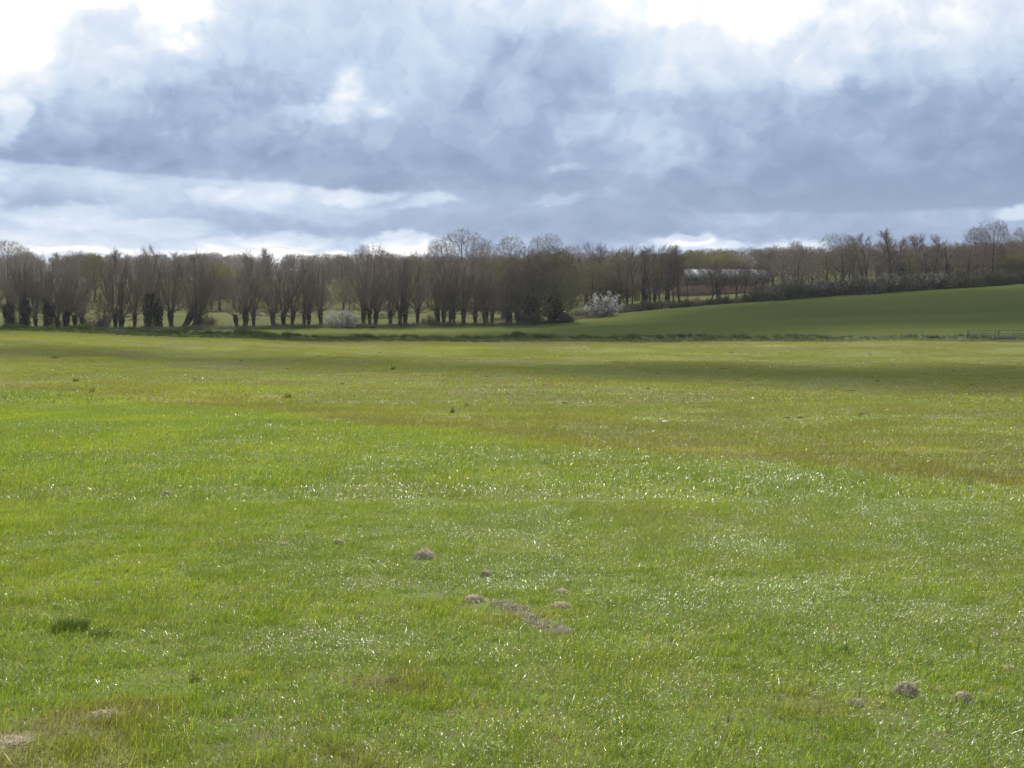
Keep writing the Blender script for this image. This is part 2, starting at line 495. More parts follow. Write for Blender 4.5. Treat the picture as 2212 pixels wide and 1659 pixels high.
M['dark_soil'] = simple_mat("damp_soil", (0.045, 0.040, 0.026), (0.090, 0.075, 0.045), 20.0, rough=0.95, bump=0.02)
M['straw'] = simple_mat("dead_straw", (0.32, 0.265, 0.15), (0.54, 0.46, 0.30), 25.0, rough=0.6, spec=0.3, translucent=0.15)
M['dull_straw'] = simple_mat("flattened_dead_grass", (0.12, 0.105, 0.045), (0.25, 0.20, 0.10), 25.0, rough=0.6, spec=0.3, translucent=0.2)
M['tuft'] = simple_mat("dark_grass_tuft", (0.075, 0.125, 0.010), (0.130, 0.185, 0.020), 9.0, rough=0.4, spec=0.3, translucent=0.35)
M['rank'] = simple_mat("rank_bank_grass", (0.070, 0.105, 0.012), (0.150, 0.180, 0.030), 0.35, rough=0.45, spec=0.3, translucent=0.35, detail=6.0)
M['rank_dry'] = simple_mat("dry_rough_grass", (0.120, 0.110, 0.058), (0.215, 0.190, 0.115), 0.4, rough=0.7, translucent=0.3, detail=5.0)
M['brick'] = simple_mat("brick_wall", (0.21, 0.120, 0.082), (0.285, 0.175, 0.125), 1.4)
M['timber'] = simple_mat("barn_boarding", (0.105, 0.075, 0.058), (0.150, 0.110, 0.088), 1.4, stretch=(4, 4, 0.3))
M['roof'] = simple_mat("cement_roof_sheet", (0.10, 0.102, 0.10), (0.135, 0.137, 0.133), 0.8, stretch=(2, 0.4, 0.4), rough=1.0, spec=0.0)
M['rooflight'] = simple_mat("clear_roof_sheet", (0.19, 0.20, 0.205), (0.24, 0.25, 0.255), 1.0, rough=1.0, spec=0.0)
M['steel'] = simple_mat("galvanised_steel", (0.09, 0.09, 0.085), (0.16, 0.155, 0.15), 8.0, rough=0.8, spec=0.1)
M['wood'] = simple_mat("weathered_wood", (0.07, 0.06, 0.048), (0.13, 0.112, 0.09), 4.0, stretch=(0.3, 3, 3))
M['paper'] = simple_mat("white_litter", (0.38, 0.38, 0.38), (0.50, 0.50, 0.50), 4.0)

# ------------------------------------------------------------------ ground sheets
def sheet(name, m, ya, yb, rows, label=None):
    xs = np.concatenate([-np.geomspace(800, 126, 20), np.arange(-120, 121, 2.0), np.geomspace(126, 800, 20)])
    tt = np.asarray(rows, float)
    A, Bc = ya(xs), yb(xs)
    Y = A[None, :] + (Bc - A)[None, :] * tt[:, None]
    X = np.broadcast_to(xs, Y.shape)
    Z = ground(X, Y)
    V = np.stack([X, Y, Z], -1).reshape(-1, 3)
    n, k = Y.shape
    i = (np.arange(n - 1)[:, None] * k + np.arange(k - 1)[None, :]).ravel()
    q = np.stack([i, i + 1, i + k + 1, i + k], -1)
    return kind(link(name, make_mesh(name, V, quads=q, mats=[m], smooth=True)), 'structure')

const = lambda v: (lambda x: np.full(np.shape(x), float(v)))
r_near = (np.concatenate([np.arange(-100, 0, 5.0), np.arange(0, 60, 1.0), np.arange(60, 168, 1.5), np.arange(168, 174, 0.5)]) + 100) / 276.0
r_near = np.concatenate([r_near, np.linspace(r_near[-1], 1.0, 8)[1:]])
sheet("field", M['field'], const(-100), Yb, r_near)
sheet("hillside", M['wheat'], Yb, Ye, np.concatenate([np.linspace(0, 0.12, 10), np.linspace(0.15, 1, 40)]))
sheet("meadow", M['meadow'], Ye, lambda x: np.maximum(305.0, Ye(x) + 45), np.linspace(0, 1, 40))
sheet("farmland", M['farmland'], lambda x: np.maximum(305.0, Ye(x) + 45), const(1300), np.linspace(0, 1, 70) ** 2)

# ------------------------------------------------------------------ scatter by geometry nodes (only for what nobody could count)
def scatter(name, label, protos, pts, rots, scl, idx):
    hold = bpy.data.collections.new(name + "_sources")        # not linked to the scene: only a list the nodes pick from
    for i, me in enumerate(protos):
        hold.objects.link(bpy.data.objects.new(f"{name}_source_{i:03d}", me))
    me = make_mesh(name, pts)
    a = me.attributes.new('rot', 'FLOAT_VECTOR', 'POINT'); a.data.foreach_set('vector', np.asarray(rots, np.float32).ravel())
    scl = np.asarray(scl, np.float32)
    if scl.ndim == 1: scl = np.repeat(scl[:, None], 3, 1)
    a = me.attributes.new('scl', 'FLOAT_VECTOR', 'POINT'); a.data.foreach_set('vector', scl.ravel())
    a = me.attributes.new('idx', 'INT', 'POINT'); a.data.foreach_set('value', np.asarray(idx, np.int32))
    o = link(name, me)
    ng = bpy.data.node_groups.new(name + "_scatter", 'GeometryNodeTree')
    ng.interface.new_socket('Geometry', in_out='INPUT', socket_type='NodeSocketGeometry')
    ng.interface.new_socket('Geometry', in_out='OUTPUT', socket_type='NodeSocketGeometry')
    N = ng.nodes
    gi, go = N.new('NodeGroupInput'), N.new('NodeGroupOutput')
    ci = N.new('GeometryNodeCollectionInfo')
    ci.inputs['Collection'].default_value = hold
    ci.inputs['Separate Children'].default_value = True
    ci.inputs['Reset Children'].default_value = True
    ip = N.new('GeometryNodeInstanceOnPoints')
    ip.inputs['Pick Instance'].default_value = True
    def named(nm, dt):
        nd = N.new('GeometryNodeInputNamedAttribute'); nd.data_type = dt
        nd.inputs['Name'].default_value = nm
        return [s for s in nd.outputs if s.enabled and s.name == 'Attribute'][0]
    L = ng.links
    L.new(gi.outputs[0], ip.inputs['Points'])
    L.new(ci.outputs[0], ip.inputs['Instance'])
    L.new(named('idx', 'INT'), ip.inputs['Instance Index'])
    e2r = N.new('FunctionNodeEulerToRotation')
    L.new(named('rot', 'FLOAT_VECTOR'), e2r.inputs[0])
    L.new(e2r.outputs[0], ip.inputs['Rotation'])
    L.new(named('scl', 'FLOAT_VECTOR'), ip.inputs['Scale'])
    L.new(ip.outputs[0], go.inputs[0])
    md = o.modifiers.new("scatter", 'NODES')
    md.node_group = ng
    kind(o, 'stuff')
    o['label'] = label
    return o

def blades(rng, n, size, length, width, lean=0.5, segs=3, clump=0.35, flat=0.12, lean_dir=None, circular=False):
    """n grass blades over a size x size patch: strips that bend over; a share of them lie nearly flat."""
    if circular:
        rr = size * 0.5 * np.sqrt(rng.random(n)); th = rng.random(n) * 2 * np.pi
        x, y = rr * np.cos(th), rr * np.sin(th)
    else:
        x = (rng.random(n) - 0.5) * size; y = (rng.random(n) - 0.5) * size
        k = max(3, int(size * size * 14))
        cx = (rng.random(k) - 0.5) * size; cy = (rng.random(k) - 0.5) * size
        mv = rng.random(n) < clump
        pick = rng.integers(0, k, n)
        x = np.where(mv, cx[pick] + rng.normal(0, 0.045, n), x); y = np.where(mv, cy[pick] + rng.normal(0, 0.045, n), y)
    L = length * rng.lognormal(0, 0.32, n)
    Wd = width * (0.7 + 0.6 * rng.random(n))
    fl = rng.random(n) < flat
    L = np.where(fl, L * 1.0, L); Wd = np.where(fl, Wd * 1.15, Wd)
    az = rng.random(n) * 2 * np.pi if lean_dir is None else lean_dir + rng.normal(0, 1.0, n)
    a0 = np.abs(rng.normal(0, 0.30, n)) * lean + 0.05             # lean at the root
    bend = np.abs(rng.normal(0.75, 0.5, n)) * (0.5 + lean)
    a0 = np.where(fl, 0.95 + 0.35 * rng.random(n), a0); bend = np.where(fl, 0.1 + 0.35 * rng.random(n), bend)
    fx, fy = np.cos(az), np.sin(az)
    tw = rng.normal(0, 0.5, n)
    sx, sy = -fy * np.cos(tw) + fx * np.sin(tw), fx * np.cos(tw) + fy * np.sin(tw)
    px, py, pz = x.copy(), y.copy(), np.full(n, -0.01)
    rows = []
    for s in range(segs + 1):
        t = s / segs
        wd = Wd * (1.0 - t ** 1.6) * 0.5
        if s < segs:
            rows.append(np.stack([px - sx * wd, py - sy * wd, pz], -1))
            rows.append(np.stack([px + sx * wd, py + sy * wd, pz], -1))
            a = np.minimum(a0 + bend * (t + 0.5 / segs), 1.75)
            st = L / segs
            px = px + fx * np.sin(a) * st; py = py + fy * np.sin(a) * st; pz = np.maximum(pz + np.cos(a) * st, 0.003)
        else:
            rows.append(np.stack([px, py, pz], -1))
    V = np.stack(rows, 1)                                          # n, 2*segs+1, 3
    k = V.shape[1]
    base = np.arange(n) * k
    quads = [np.stack([base + 2 * s, base + 2 * s + 1, base + 2 * s + 3, base + 2 * s + 2], -1) for s in range(segs - 1)]
    tris = np.stack([base + 2 * segs - 2, base + 2 * segs - 1, base + 2 * segs], -1)
    tint = np.repeat(np.where(fl, 2.0 + 0.9 * rng.random(n), rng.random(n)), k)
    return V.reshape(-1, 3), (np.concatenate(quads) if quads else None), tris, tint

def blade_mesh(name, m, *a, **kw):
    V, q, t, tint = blades(*a, **kw)
    return make_mesh(name, V, quads=q, tris=t, mats=[m], smooth=True, attr={'tint': tint})

def slope_rot(x, y, yaw):
    e = 0.5
    nx = -(ground(x + e, y) - ground(x - e, y)) / (2 * e)
    ny = -(ground(x, y + e) - ground(x, y - e)) / (2 * e)
    out = []
    for a, b, c in zip(nx, ny, yaw):
        nrm = Vector((a, b, 1)).normalized()
        q = Vector((0, 0, 1)).rotation_difference(nrm) @ Matrix.Rotation(c, 3, 'Z').to_quaternion()
        out.append(tuple(q.to_euler()))
    return np.array(out)

def grass_zone(name, label, y0, y1, size, n, length, width, variants, seed, margin=3.0, broad_leaf=0, **kw):
    rng = np.random.default_rng(seed)
    raw = []
    for i in range(variants):
        got = blades(rng, n, size * 1.15, length, width, **kw)
        if broad_leaf:                                            # clover, dock and plantain low in the sward
            g2 = blades(rng, broad_leaf, size * 1.15, 0.026, 0.012, lean=2.2, segs=2, flat=0.0, clump=0.75)
            raw.append((got, g2))
        else:
            raw.append((got, None))
    def patch(i, keep=None):
        V, T, Q, tint, off = [], [], [], [], 0
        for part in raw[i]:
            if part is None: continue
            v, q, t, ti = part
            nb = len(t); k = len(v) // nb
            ok = np.ones(nb, bool) if keep is None else keep(v.reshape(nb, k, 3)[:, 0, :2])
            m_ = np.full(len(v), -1); sel = np.repeat(ok, k); m_[sel] = np.arange(sel.sum()) + off
            V.append(v[sel]); tint.append(ti[sel] if part is raw[i][0] else ti[sel] * 0.25)
            T.append(m_[t[ok]]); off += int(sel.sum())
            if q is not None:
                qq = m_[q]; Q.append(qq[(qq >= 0).all(1)])
        return make_mesh(f"{name}_{i}", np.concatenate(V), quads=np.concatenate(Q), tris=np.concatenate(T), mats=[M['grass']], smooth=True, attr={'tint': np.concatenate(tint)})
    protos = [patch(i) for i in range(variants)]
    st = size * 0.94
    P = []
    y = y0 + st / 2
    while y < y1:
        half = 0.40 * (y + st) + margin
        k = int(math.ceil(half / st))
        for j in range(-k, k + 1):
            P.append((j * st + rng.normal(0, 0.05 * st), y + rng.normal(0, 0.05 * st)))
        y += st
    P = np.array(P)
    keep = P[:, 1] < Yb(P[:, 0]) - 3.5
    P = P[keep]
    yaw = rng.integers(0, 4, len(P)) * (math.pi / 2) * 0 + rng.normal(0, 0.35, len(P))
    rots = slope_rot(P[:, 0], P[:, 1], yaw)
    pts = np.column_stack([P, ground(P[:, 0], P[:, 1])])
    sc = np.column_stack([np.ones(len(P)), np.ones(len(P)), rng.normal(1.0, 0.12, len(P))])
    idx = rng.integers(0, variants, len(P))
    for k, (x, y) in enumerate(P):                                # patches that meet a broken place get their own, thinned sward
        near = [bb for bb in BARE if abs(bb[0] - x) < bb[2] + size * 0.8 and abs(bb[1] - y) < bb[3] + size * 0.8]
        if not near: continue
        c, s_ = math.cos(yaw[k]), math.sin(yaw[k])
        def keep(r, near=near, c=c, s_=s_, x=x, y=y):
            wx = x + c * r[:, 0] - s_ * r[:, 1]; wy = y + s_ * r[:, 0] + c * r[:, 1]
            ok = np.ones(len(r), bool)
            for bx, by, hw, hd, much in near:
                q = np.hypot((wx - bx) / hw, (wy - by) / hd) * (1 + 0.25 * np.sin(wx * 40) * np.cos(wy * 33))
                ok &= rng.random(len(r)) > much * (1 - sstep(q, 0.6, 1.15))
            return ok
        protos.append(patch(int(idx[k]), keep)); idx[k] = len(protos) - 1
    return scatter(name, label, protos, pts, rots, sc, idx)

LEAN = R(35)
grass_zone("grass", "short green pasture grass with shining blades close up", 1.5, 15, 1.0, 12500, 0.052, 0.0027, 9, 11, broad_leaf=420, lean=0.95, flat=0.10, lean_dir=LEAN)
grass_zone("grass", "short green pasture grass further down the slope", 15, 42, 1.8, 10000, 0.062, 0.0062, 8, 12, lean=1.0, flat=0.11, segs=2, lean_dir=LEAN)
grass_zone("grass", "pasture grass in the dip of the field", 42, 176, 6.0, 12000, 0.070, 0.017, 8, 13, lean=0.9, flat=0.05, segs=2, margin=8.0, lean_dir=LEAN)

# ------------------------------------------------------------------ branches
class Wood:
    """Collects tapered limbs and turns them into one mesh."""
    def __init__(self):
        self.a, self.b, self.r, self.s = [], [], [], []
        self.quadV = []
    def seg(self, p, q, r0, r1):
        self.a.append(p); self.b.append(q); self.r.append(r0); self.s.append(r1)
    def limb(self, p, d, L, r0, r1, n, rnd, wob=0.12, up=0.0):
        p = np.array(p, float); d = np.array(d, float); d /= np.linalg.norm(d)
        pts, dirs = [p.copy()], [d.copy()]
        st = L / n
        for i in range(n):
            d = d + rnd.normal(0, wob, 3)
            d[2] += up
            d /= np.linalg.norm(d)
            q = p + d * st
            ra = r0 + (r1 - r0) * i / n; rb = r0 + (r1 - r0) * (i + 1) / n
            self.seg(p, q + d * (0.3 * rb), ra, rb)
            p = q
            pts.append(p.copy()); dirs.append(d.copy())
        return pts, dirs
    def mesh(self, name, m, sides=(3, 5), thick=0.05):
        A, B = np.array(self.a), np.array(self.b)
        r0, r1 = np.array(self.r), np.array(self.s)
        Vs, Qs, off = [], [], 0
        for k, sel in ((sides[0], r0 < thick), (sides[1], r0 >= thick)):
            if not sel.any():
                continue
            a, b, ra, rb = A[sel], B[sel], r0[sel], r1[sel]
            d = b - a
            d /= np.linalg.norm(d, axis=1, keepdims=True) + 1e-9
            ref = np.where(np.abs(d[:, 2:3]) > 0.9, np.array([[1.0, 0, 0]]), np.array([[0, 0, 1.0]]))
            u = np.cross(d, ref); u /= np.linalg.norm(u, axis=1, keepdims=True)
            v = np.cross(d, u)
            th = np.arange(k) * 2 * np.pi / k
            ring = u[:, None, :] * np.cos(th)[None, :, None] + v[:, None, :] * np.sin(th)[None, :, None]
            V = np.concatenate([a[:, None] + ring * ra[:, None, None], b[:, None] + ring * rb[:, None, None]], 1)
            n = len(a)
            base = np.arange(n)[:, None] * 2 * k + np.arange(k)[None, :]
            nxt = np.arange(n)[:, None] * 2 * k + (np.arange(k)[None, :] + 1) % k
            Qs.append(np.stack([base, nxt, nxt + k, base + k], -1).reshape(-1, 4) + off)
            Vs.append(V.reshape(-1, 3)); off += n * 2 * k
        return make_mesh(name, np.concatenate(Vs), quads=np.concatenate(Qs), mats=[m], smooth=True)

def leaf_quads(rng, P, size, flat=0.0):
    """A small crossed-free quad at each point, turned at random."""
    n = len(P)
    d = rng.normal(0, 1, (n, 3)); d[:, 2] *= (1 - flat); d /= np.linalg.norm(d, axis=1, keepdims=True)
    e = rng.normal(0, 1, (n, 3)); e -= d * (e * d).sum(1, keepdims=True); e /= np.linalg.norm(e, axis=1, keepdims=True)
    s = size * (0.6 + 0.8 * rng.random((n, 1)))
    V = np.stack([P - d * s, P + e * s * 0.6, P + d * s, P - e * s * 0.6], 1).reshape(-1, 3)
    q = np.arange(n * 4).reshape(-1, 4)
    return V, q

def leaf_mesh(name, m, rng, P, size):
    V, q = leaf_quads(rng, np.asarray(P), size)
    return make_mesh(name, V, quads=q, mats=[m])

def unit(az, el):
    return np.array([math.cos(az) * math.cos(el), math.sin(az) * math.cos(el), math.sin(el)])

def twigs_on(W, rnd, pts, dirs, count, length, sub, spread=0.55, up=0.25, r=0.012, start=0.3, sub_len=0.5, pw=1.0):
    ends = []
    n = len(pts) - 1
    for _ in range(count):
        t = start + (1 - start) * rnd.random() ** pw
        i = min(int(t * n), n - 1); f = t * n - i
        p = pts[i] * (1 - f) + pts[i + 1] * f
        d = dirs[i + 1] + rnd.normal(0, spread, 3)
        d[2] += up
        L = length * (0.5 + rnd.random()) * (1.15 - 0.5 * t)
        q, e = W.limb(p, d, L, r, r * 0.55, 2, rnd, 0.12, 0.04)
        ends.append(q[-1])
        for _ in range(sub):
            k = 1 if rnd.random() < 0.6 else 2
            s = rnd.random()
            p2 = q[k - 1] * (1 - s) + q[k] * s
            d2 = e[k] + rnd.normal(0, 0.5, 3)
            d2[2] += up * 0.6
            d2 /= np.linalg.norm(d2)
            L2 = L * sub_len * (0.5 + rnd.random())
            W.seg(p2, p2 + d2 * L2, r * 0.55, r * 0.25)
            ends.append(p2 + d2 * L2)
    return ends

PROTO = {}
def reg(key, parts):
    PROTO.setdefault(key, []).append(parts)

def pollard(seed, H=10.3, poles=30, spread=0.42, trunk_h=2.3, r=0.42, twig='twig', ivy=0.0, lean=0.0, bud=None, tw=12, sub=4, crown_r=None):
    rnd = np.random.default_rng(seed)
    T, C = Wood(), Wood()
    d0 = np.array([math.sin(lean), 0.15 * math.sin(lean), math.cos(lean)])
    pts, dirs = [np.array([0, 0, -0.4])], []
    p = pts[0]; nT = 7
    rr = [1.35, 1.05, .95, .92, .98, 1.12, 1.28, 1.0]
    for i in range(nT):
        d = d0 + rnd.normal(0, 0.07, 3); d /= np.linalg.norm(d)
        q = p + d * (trunk_h + 0.4) / nT
        T.seg(p, q + d * 0.06, r * rr[i], r * rr[i + 1])
        p = q
    head = p
    for _ in range(9):                                  # knuckles of the pollard head
        a = rnd.random() * 6.28
        e = unit(a, rnd.uniform(-0.1, 0.9))
        T.seg(head - e * 0.1 + np.array([0, 0, -.2]), head + e * r * rnd.uniform(0.9, 1.35), r * 0.55, r * 0.3)
    ends = []
    for i in range(poles):
        a = rnd.random() * 6.28
        out = abs(rnd.normal(0, spread)) + 0.03
        e = np.array([math.cos(a) * math.sin(out), math.sin(a) * math.sin(out), math.cos(out)]) + d0 * 0.9 - np.array([0, 0, 0.9])
        b = head + unit(a, 0.2) * r * 0.7 * rnd.random() + np.array([0, 0, rnd.uniform(-0.35, 0.1)])
        L = (H - trunk_h) * rnd.uniform(0.55, 1.05) * (1 - 0.14 * out)
        rad = rnd.uniform(0.028, 0.062)
        q, dd = C.limb(b, e, L, rad, 0.012, 7, rnd, 0.06, 0.055)
        ends += twigs_on(C, rnd, q, dd, tw, 1.6, sub, spread=0.32, up=0.28, r=0.0105, start=0.22, pw=0.6)
    for _ in range(9):                                 # short young shoots that fill the fork
        a = rnd.random() * 6.28
        q, dd = C.limb(head + unit(a, 0.3) * r * 0.8, unit(a, rnd.uniform(0.35, 1.3)), rnd.uniform(1.4, 3.6), 0.024, 0.010, 5, rnd, 0.09, 0.05)
        twigs_on(C, rnd, q, dd, 11, 1.0, 3, spread=0.4, up=0.25, r=0.010, start=0.2)
    for _ in range(7):                                  # low whiskers round the head and stem
        a = rnd.random() * 6.28
        q, dd = C.limb(head + np.array([0, 0, -rnd.uniform(0, 1.2)]), unit(a, rnd.uniform(0.0, 0.7)), rnd.uniform(0.8, 1.9), 0.03, 0.01, 4, rnd, 0.12, 0.06)
        twigs_on(C, rnd, q, dd, 6, 0.7, 2, r=0.010)
    parts = [('trunk', T.mesh("willow_trunk", M['bark'], (6, 9))), ('crown', C.mesh("willow_crown", M[twig]))]
    if bud:
        E = np.array(ends)
        E = E[rnd.random(len(E)) < 0.55]
        parts.append(('foliage', leaf_mesh("willow_buds", M[bud], rnd, E + rnd.normal(0, 0.1, E.shape), 0.05)))
    if ivy:
        n = int(1500 * ivy)
        z = rnd.random(n) ** 0.8 * (trunk_h + 2.6 * ivy)
        a = rnd.random(n) * 6.28
        rad = (r * 1.2 + 0.45 * ivy * rnd.random(n)) * np.where(z > trunk_h + 0.5, np.clip(1.25 - 0.22 * (z - trunk_h), .35, 1.4), 1.0)
        P = np.stack([rad * np.cos(a), rad * np.sin(a), z], -1) + np.outer(z, [math.tan(lean), 0.15 * math.tan(lean), 0])
        for i in range(int(5 * ivy)):                   # ivy running up the poles
            b = head + np.array([rnd.normal(0, 0.35), rnd.normal(0, 0.35), 0]); k = 130
            h = rnd.random(k) * rnd.uniform(1.5, 3.5)
            P = np.concatenate([P, b + np.stack([h * rnd.normal(0, .12), h * rnd.normal(0, .12), h], -1) + rnd.normal(0, 0.14, (k, 3))])
        parts.append(('ivy', leaf_mesh("ivy", M['ivy'], rnd, P, 0.13)))
    return parts

def broad(seed, H=16.0, width=12.0, bole=0.22, twig='twig', bud=None, r=0.42, budsize=0.09, n_att=2300, fork=3, twr=1.3):
    """A bare spreading tree grown towards points spread through a domed outline: bole, forking limbs, sprays of twigs."""
    rnd = np.random.default_rng(seed)
    T, C = Wood(), Wood()
    A = []
    while len(A) < n_att:
        p = rnd.uniform(-1, 1, 3)
        q = p.copy()
        lump = 1 + 0.10 * math.sin(3 * math.atan2(p[1], p[0]) + seed) + 0.07 * math.sin(5 * p[2] + 4 * p[0] + seed)
        rr = np.linalg.norm(p)
        if rr > lump or (p[2] < -0.35 and rnd.random() < 0.6): continue
        if rnd.random() > 0.25 + 0.75 * (rr / lump) ** 2: continue
        A.append((q[0] * width / 2, q[1] * width / 2, H * (bole + 0.40) + q[2] * H * (0.60 - bole)))
    A = np.array(A)
    A = A[A[:, 2] > H * bole * 0.9]
    step = H * 0.030
    P = [np.array([0, 0, -0.5])]; par = [-1]
    z = -0.5
    while z < H * bole:
        z += step
        P.append(P[-1] + np.array([rnd.normal(0, 0.05), rnd.normal(0, 0.05), step])); par.append(len(P) - 2)
    nb = len(P)
    P = np.array(P); par = list(par)
    alive = np.ones(len(A), bool)
    D = np.linalg.norm(A[:, None] - P[None], axis=2); near = D.argmin(1); nd = D.min(1)
    for it in range(90):
        m_ = alive & (nd < H * 0.75)
        if not m_.any(): break
        dv = A[m_] - P[near[m_]]
        dv /= np.linalg.norm(dv, axis=1, keepdims=True) + 1e-9
        acc = np.zeros((len(P), 3)); np.add.at(acc, near[m_], dv)
        idx = np.nonzero(np.abs(acc).sum(1) > 1e-6)[0]
        d = acc[idx] + rnd.normal(0, 0.15, (len(idx), 3)); d[:, 2] += 0.12
        d /= np.linalg.norm(d, axis=1, keepdims=True) + 1e-9
        new = P[idx] + d * step
        o = len(P)
        P = np.concatenate([P, new]); par += list(idx)
        D = np.linalg.norm(A[:, None] - new[None], axis=2); k = D.argmin(1); dm = D.min(1)
        up_ = dm < nd
        near[up_] = k[up_] + o; nd[up_] = dm[up_]
        alive &= nd > step * 1.3
    par = np.array(par)
    kids = np.zeros(len(P)); pipe = np.zeros(len(P))
    for i in range(len(P) - 1, 0, -1):
        if pipe[i] == 0: pipe[i] = 1.0
        pipe[par[i]] += pipe[i]; kids[par[i]] += 1
    rad = 0.013 * np.sqrt(pipe) ** 1.05
    rad = rad * min(1.0, r / rad[1]) if rad[1] > r else rad
    rad = np.maximum(rad, 0.013)
    ends = []
    for i in range(1, len(P)):
        p, q = P[par[i]], P[i]
        ra = min(rad[par[i]], rad[i] * 1.25)
        (T if rad[i] > r * 0.22 else C).seg(p, q + (q - p) * 0.04, ra, rad[i])
        if rad[i] < 0.045 and i >= nb:
            d0 = (q - p) / np.linalg.norm(q - p)
            for _ in range(3 if kids[i] == 0 else 1):
                d = d0 + rnd.normal(0, 0.42, 3); d[2] += 0.12
                d /= np.linalg.norm(d)
                L = step * rnd.uniform(1.1, 2.3)
                e = q + d * L
                C.seg(q, e, 0.0115 * twr, 0.006 * twr); ends.append(e)
                for _ in range(fork):
                    t = rnd.random(); d2 = d + rnd.normal(0, 0.5, 3); d2 /= np.linalg.norm(d2)
                    b2 = q + d * L * t; e2 = b2 + d2 * L * rnd.uniform(0.4, 0.8)
                    C.seg(b2, e2, 0.008 * twr, 0.004 * twr); ends.append(e2)
    parts = [('trunk', T.mesh("tree_trunk", M['bark'], (6, 8))), ('crown', C.mesh("tree_crown", M[twig]))]
    if bud:
        E = np.array(ends)
        E = E[rnd.random(len(E)) < 0.8]
        parts.append(('foliage', leaf_mesh("tree_buds", M[bud], rnd, E + rnd.normal(0, 0.12, E.shape), budsize)))
    return parts

def upright(seed, H=12.0, width=4.5, twig='twig', r=0.2, n=46, start=0.22, bud=None, ivy=False, lean=0.0, stems=1):
    """A slim hedgerow tree: one or more leaders and rising side branches."""
    rnd = np.random.default_rng(seed)
    T, C = Wood(), Wood()
    ends = []
    for s in range(stems):
        a = rnd.random() * 6.28
        d = np.array([math.sin(lean), 0, math.cos(lean)]) + (unit(a, 0) * 0.16 if stems > 1 else 0)
        h = H * (1.0 if s == 0 else rnd.uniform(0.75, 0.97))
        q, dd = T.limb((rnd.normal(0, .2) * (stems > 1), rnd.normal(0, .2) * (stems > 1), -0.4), d, h * 0.93, r * (1.0 if stems == 1 else 0.7), 0.02, 12, rnd, 0.045, 0.02)
        for i in range(n // stems):
            t = start + (0.97 - start) * (i + rnd.random()) / (n // stems)
            k = min(int(t * 12), 11)
            b = q[k] + (q[k + 1] - q[k]) * (t * 12 - k)
            e = unit(rnd.random() * 6.28, rnd.uniform(0.45, 1.05))
            L = width * 0.62 * (1.12 - 0.72 * abs(t - 0.45) * 1.5) * rnd.uniform(0.6, 1.15)
            q1, d1 = C.limb(b, e, max(L, 0.5), 0.045 * (1.2 - t), 0.012, 4, rnd, 0.10, 0.07)
            ends += twigs_on(C, rnd, q1, d1, 12, 1.2, 4, spread=0.45, up=0.22, r=0.0150, start=0.15)
    parts = [('trunk', T.mesh("tree_trunk", M['bark'], (5, 8))), ('crown', C.mesh("tree_crown", M[twig]))]
    if bud:
        E = np.array(ends); E = E[rnd.random(len(E)) < 0.6]
        parts.append(('foliage', leaf_mesh("tree_buds", M[bud], rnd, E + rnd.normal(0, 0.1, E.shape), 0.06)))
    if ivy:
        k = 1100
        h = rnd.random(k) * H * 0.5; a = rnd.random(k) * 6.28
        rad = r + 0.28 * rnd.random(k) * (1.3 - h / H)
        P = np.stack([rad * np.cos(a) + h * math.tan(lean), rad * np.sin(a), h], -1)
        parts.append(('ivy', leaf_mesh("ivy", M['ivy'], rnd, P, 0.12)))
    return parts

def shrub(seed, width=4.0, height=3.0, leaf=None, leaf_n=900, leaf_s=0.07, blossom=0, blossom_s=0.06, stems=36, twig='twig', petal='blossom'):
    rnd = np.random.default_rng(seed)
    C = Wood()
    ends = []
    for i in range(stems):
        a = rnd.random() * 6.28
        b = np.array([math.cos(a), math.sin(a), 0]) * width * 0.22 * rnd.random()
        el = rnd.uniform(0.25, 1.5)
        d = unit(a + rnd.normal(0, 0.3), el)
        L = rnd.uniform(0.72, 1.08) / math.sqrt((math.cos(el) / (width * 0.42)) ** 2 + (math.sin(el) / height) ** 2)
        q, dd = C.limb(b, d, L, 0.05, 0.013, 5, rnd, 0.13, 0.03)
        ends += twigs_on(C, rnd, q, dd, 16, 0.75, 4, spread=0.6, up=0.1, r=0.012, start=0.12)
    E = np.array(ends)
    E = E[E[:, 2] > 0.05]
    parts = [('stems', C.mesh("shrub_stems", M[twig]))]
    if leaf:
        P = E[rnd.integers(0, len(E), leaf_n)] * np.array([.92, .92, .85]) + rnd.normal(0, 0.14, (leaf_n, 3))
        parts.append(('foliage', leaf_mesh("shrub_leaves", M[leaf], rnd, P, leaf_s)))
    if blossom:
        r_ = (E[:, 0] / (width * .5)) ** 2 + (E[:, 1] / (width * .5)) ** 2 + (E[:, 2] / height) ** 2
        wgt = np.clip(r_ - 0.25, 0.02, 1) * np.where(rnd.random(len(E)) < .5, 1, .35)
        lump = np.sin(E[:, 0] * 2.1 + seed) * np.sin(E[:, 2] * 2.4 + 1) * np.sin(E[:, 1] * 1.9 + 2)
        wgt = wgt * np.clip(0.55 + lump, 0.08, 1.5) * np.clip(0.25 + E[:, 2] / height, .2, 1.2)
        P = E[rnd.choice(len(E), blossom, p=wgt / wgt.sum())] + rnd.normal(0, 0.09, (blossom, 3))
        parts.append(('blossom', leaf_mesh("white_blossom", M[petal], rnd, P, blossom_s)))
    return parts

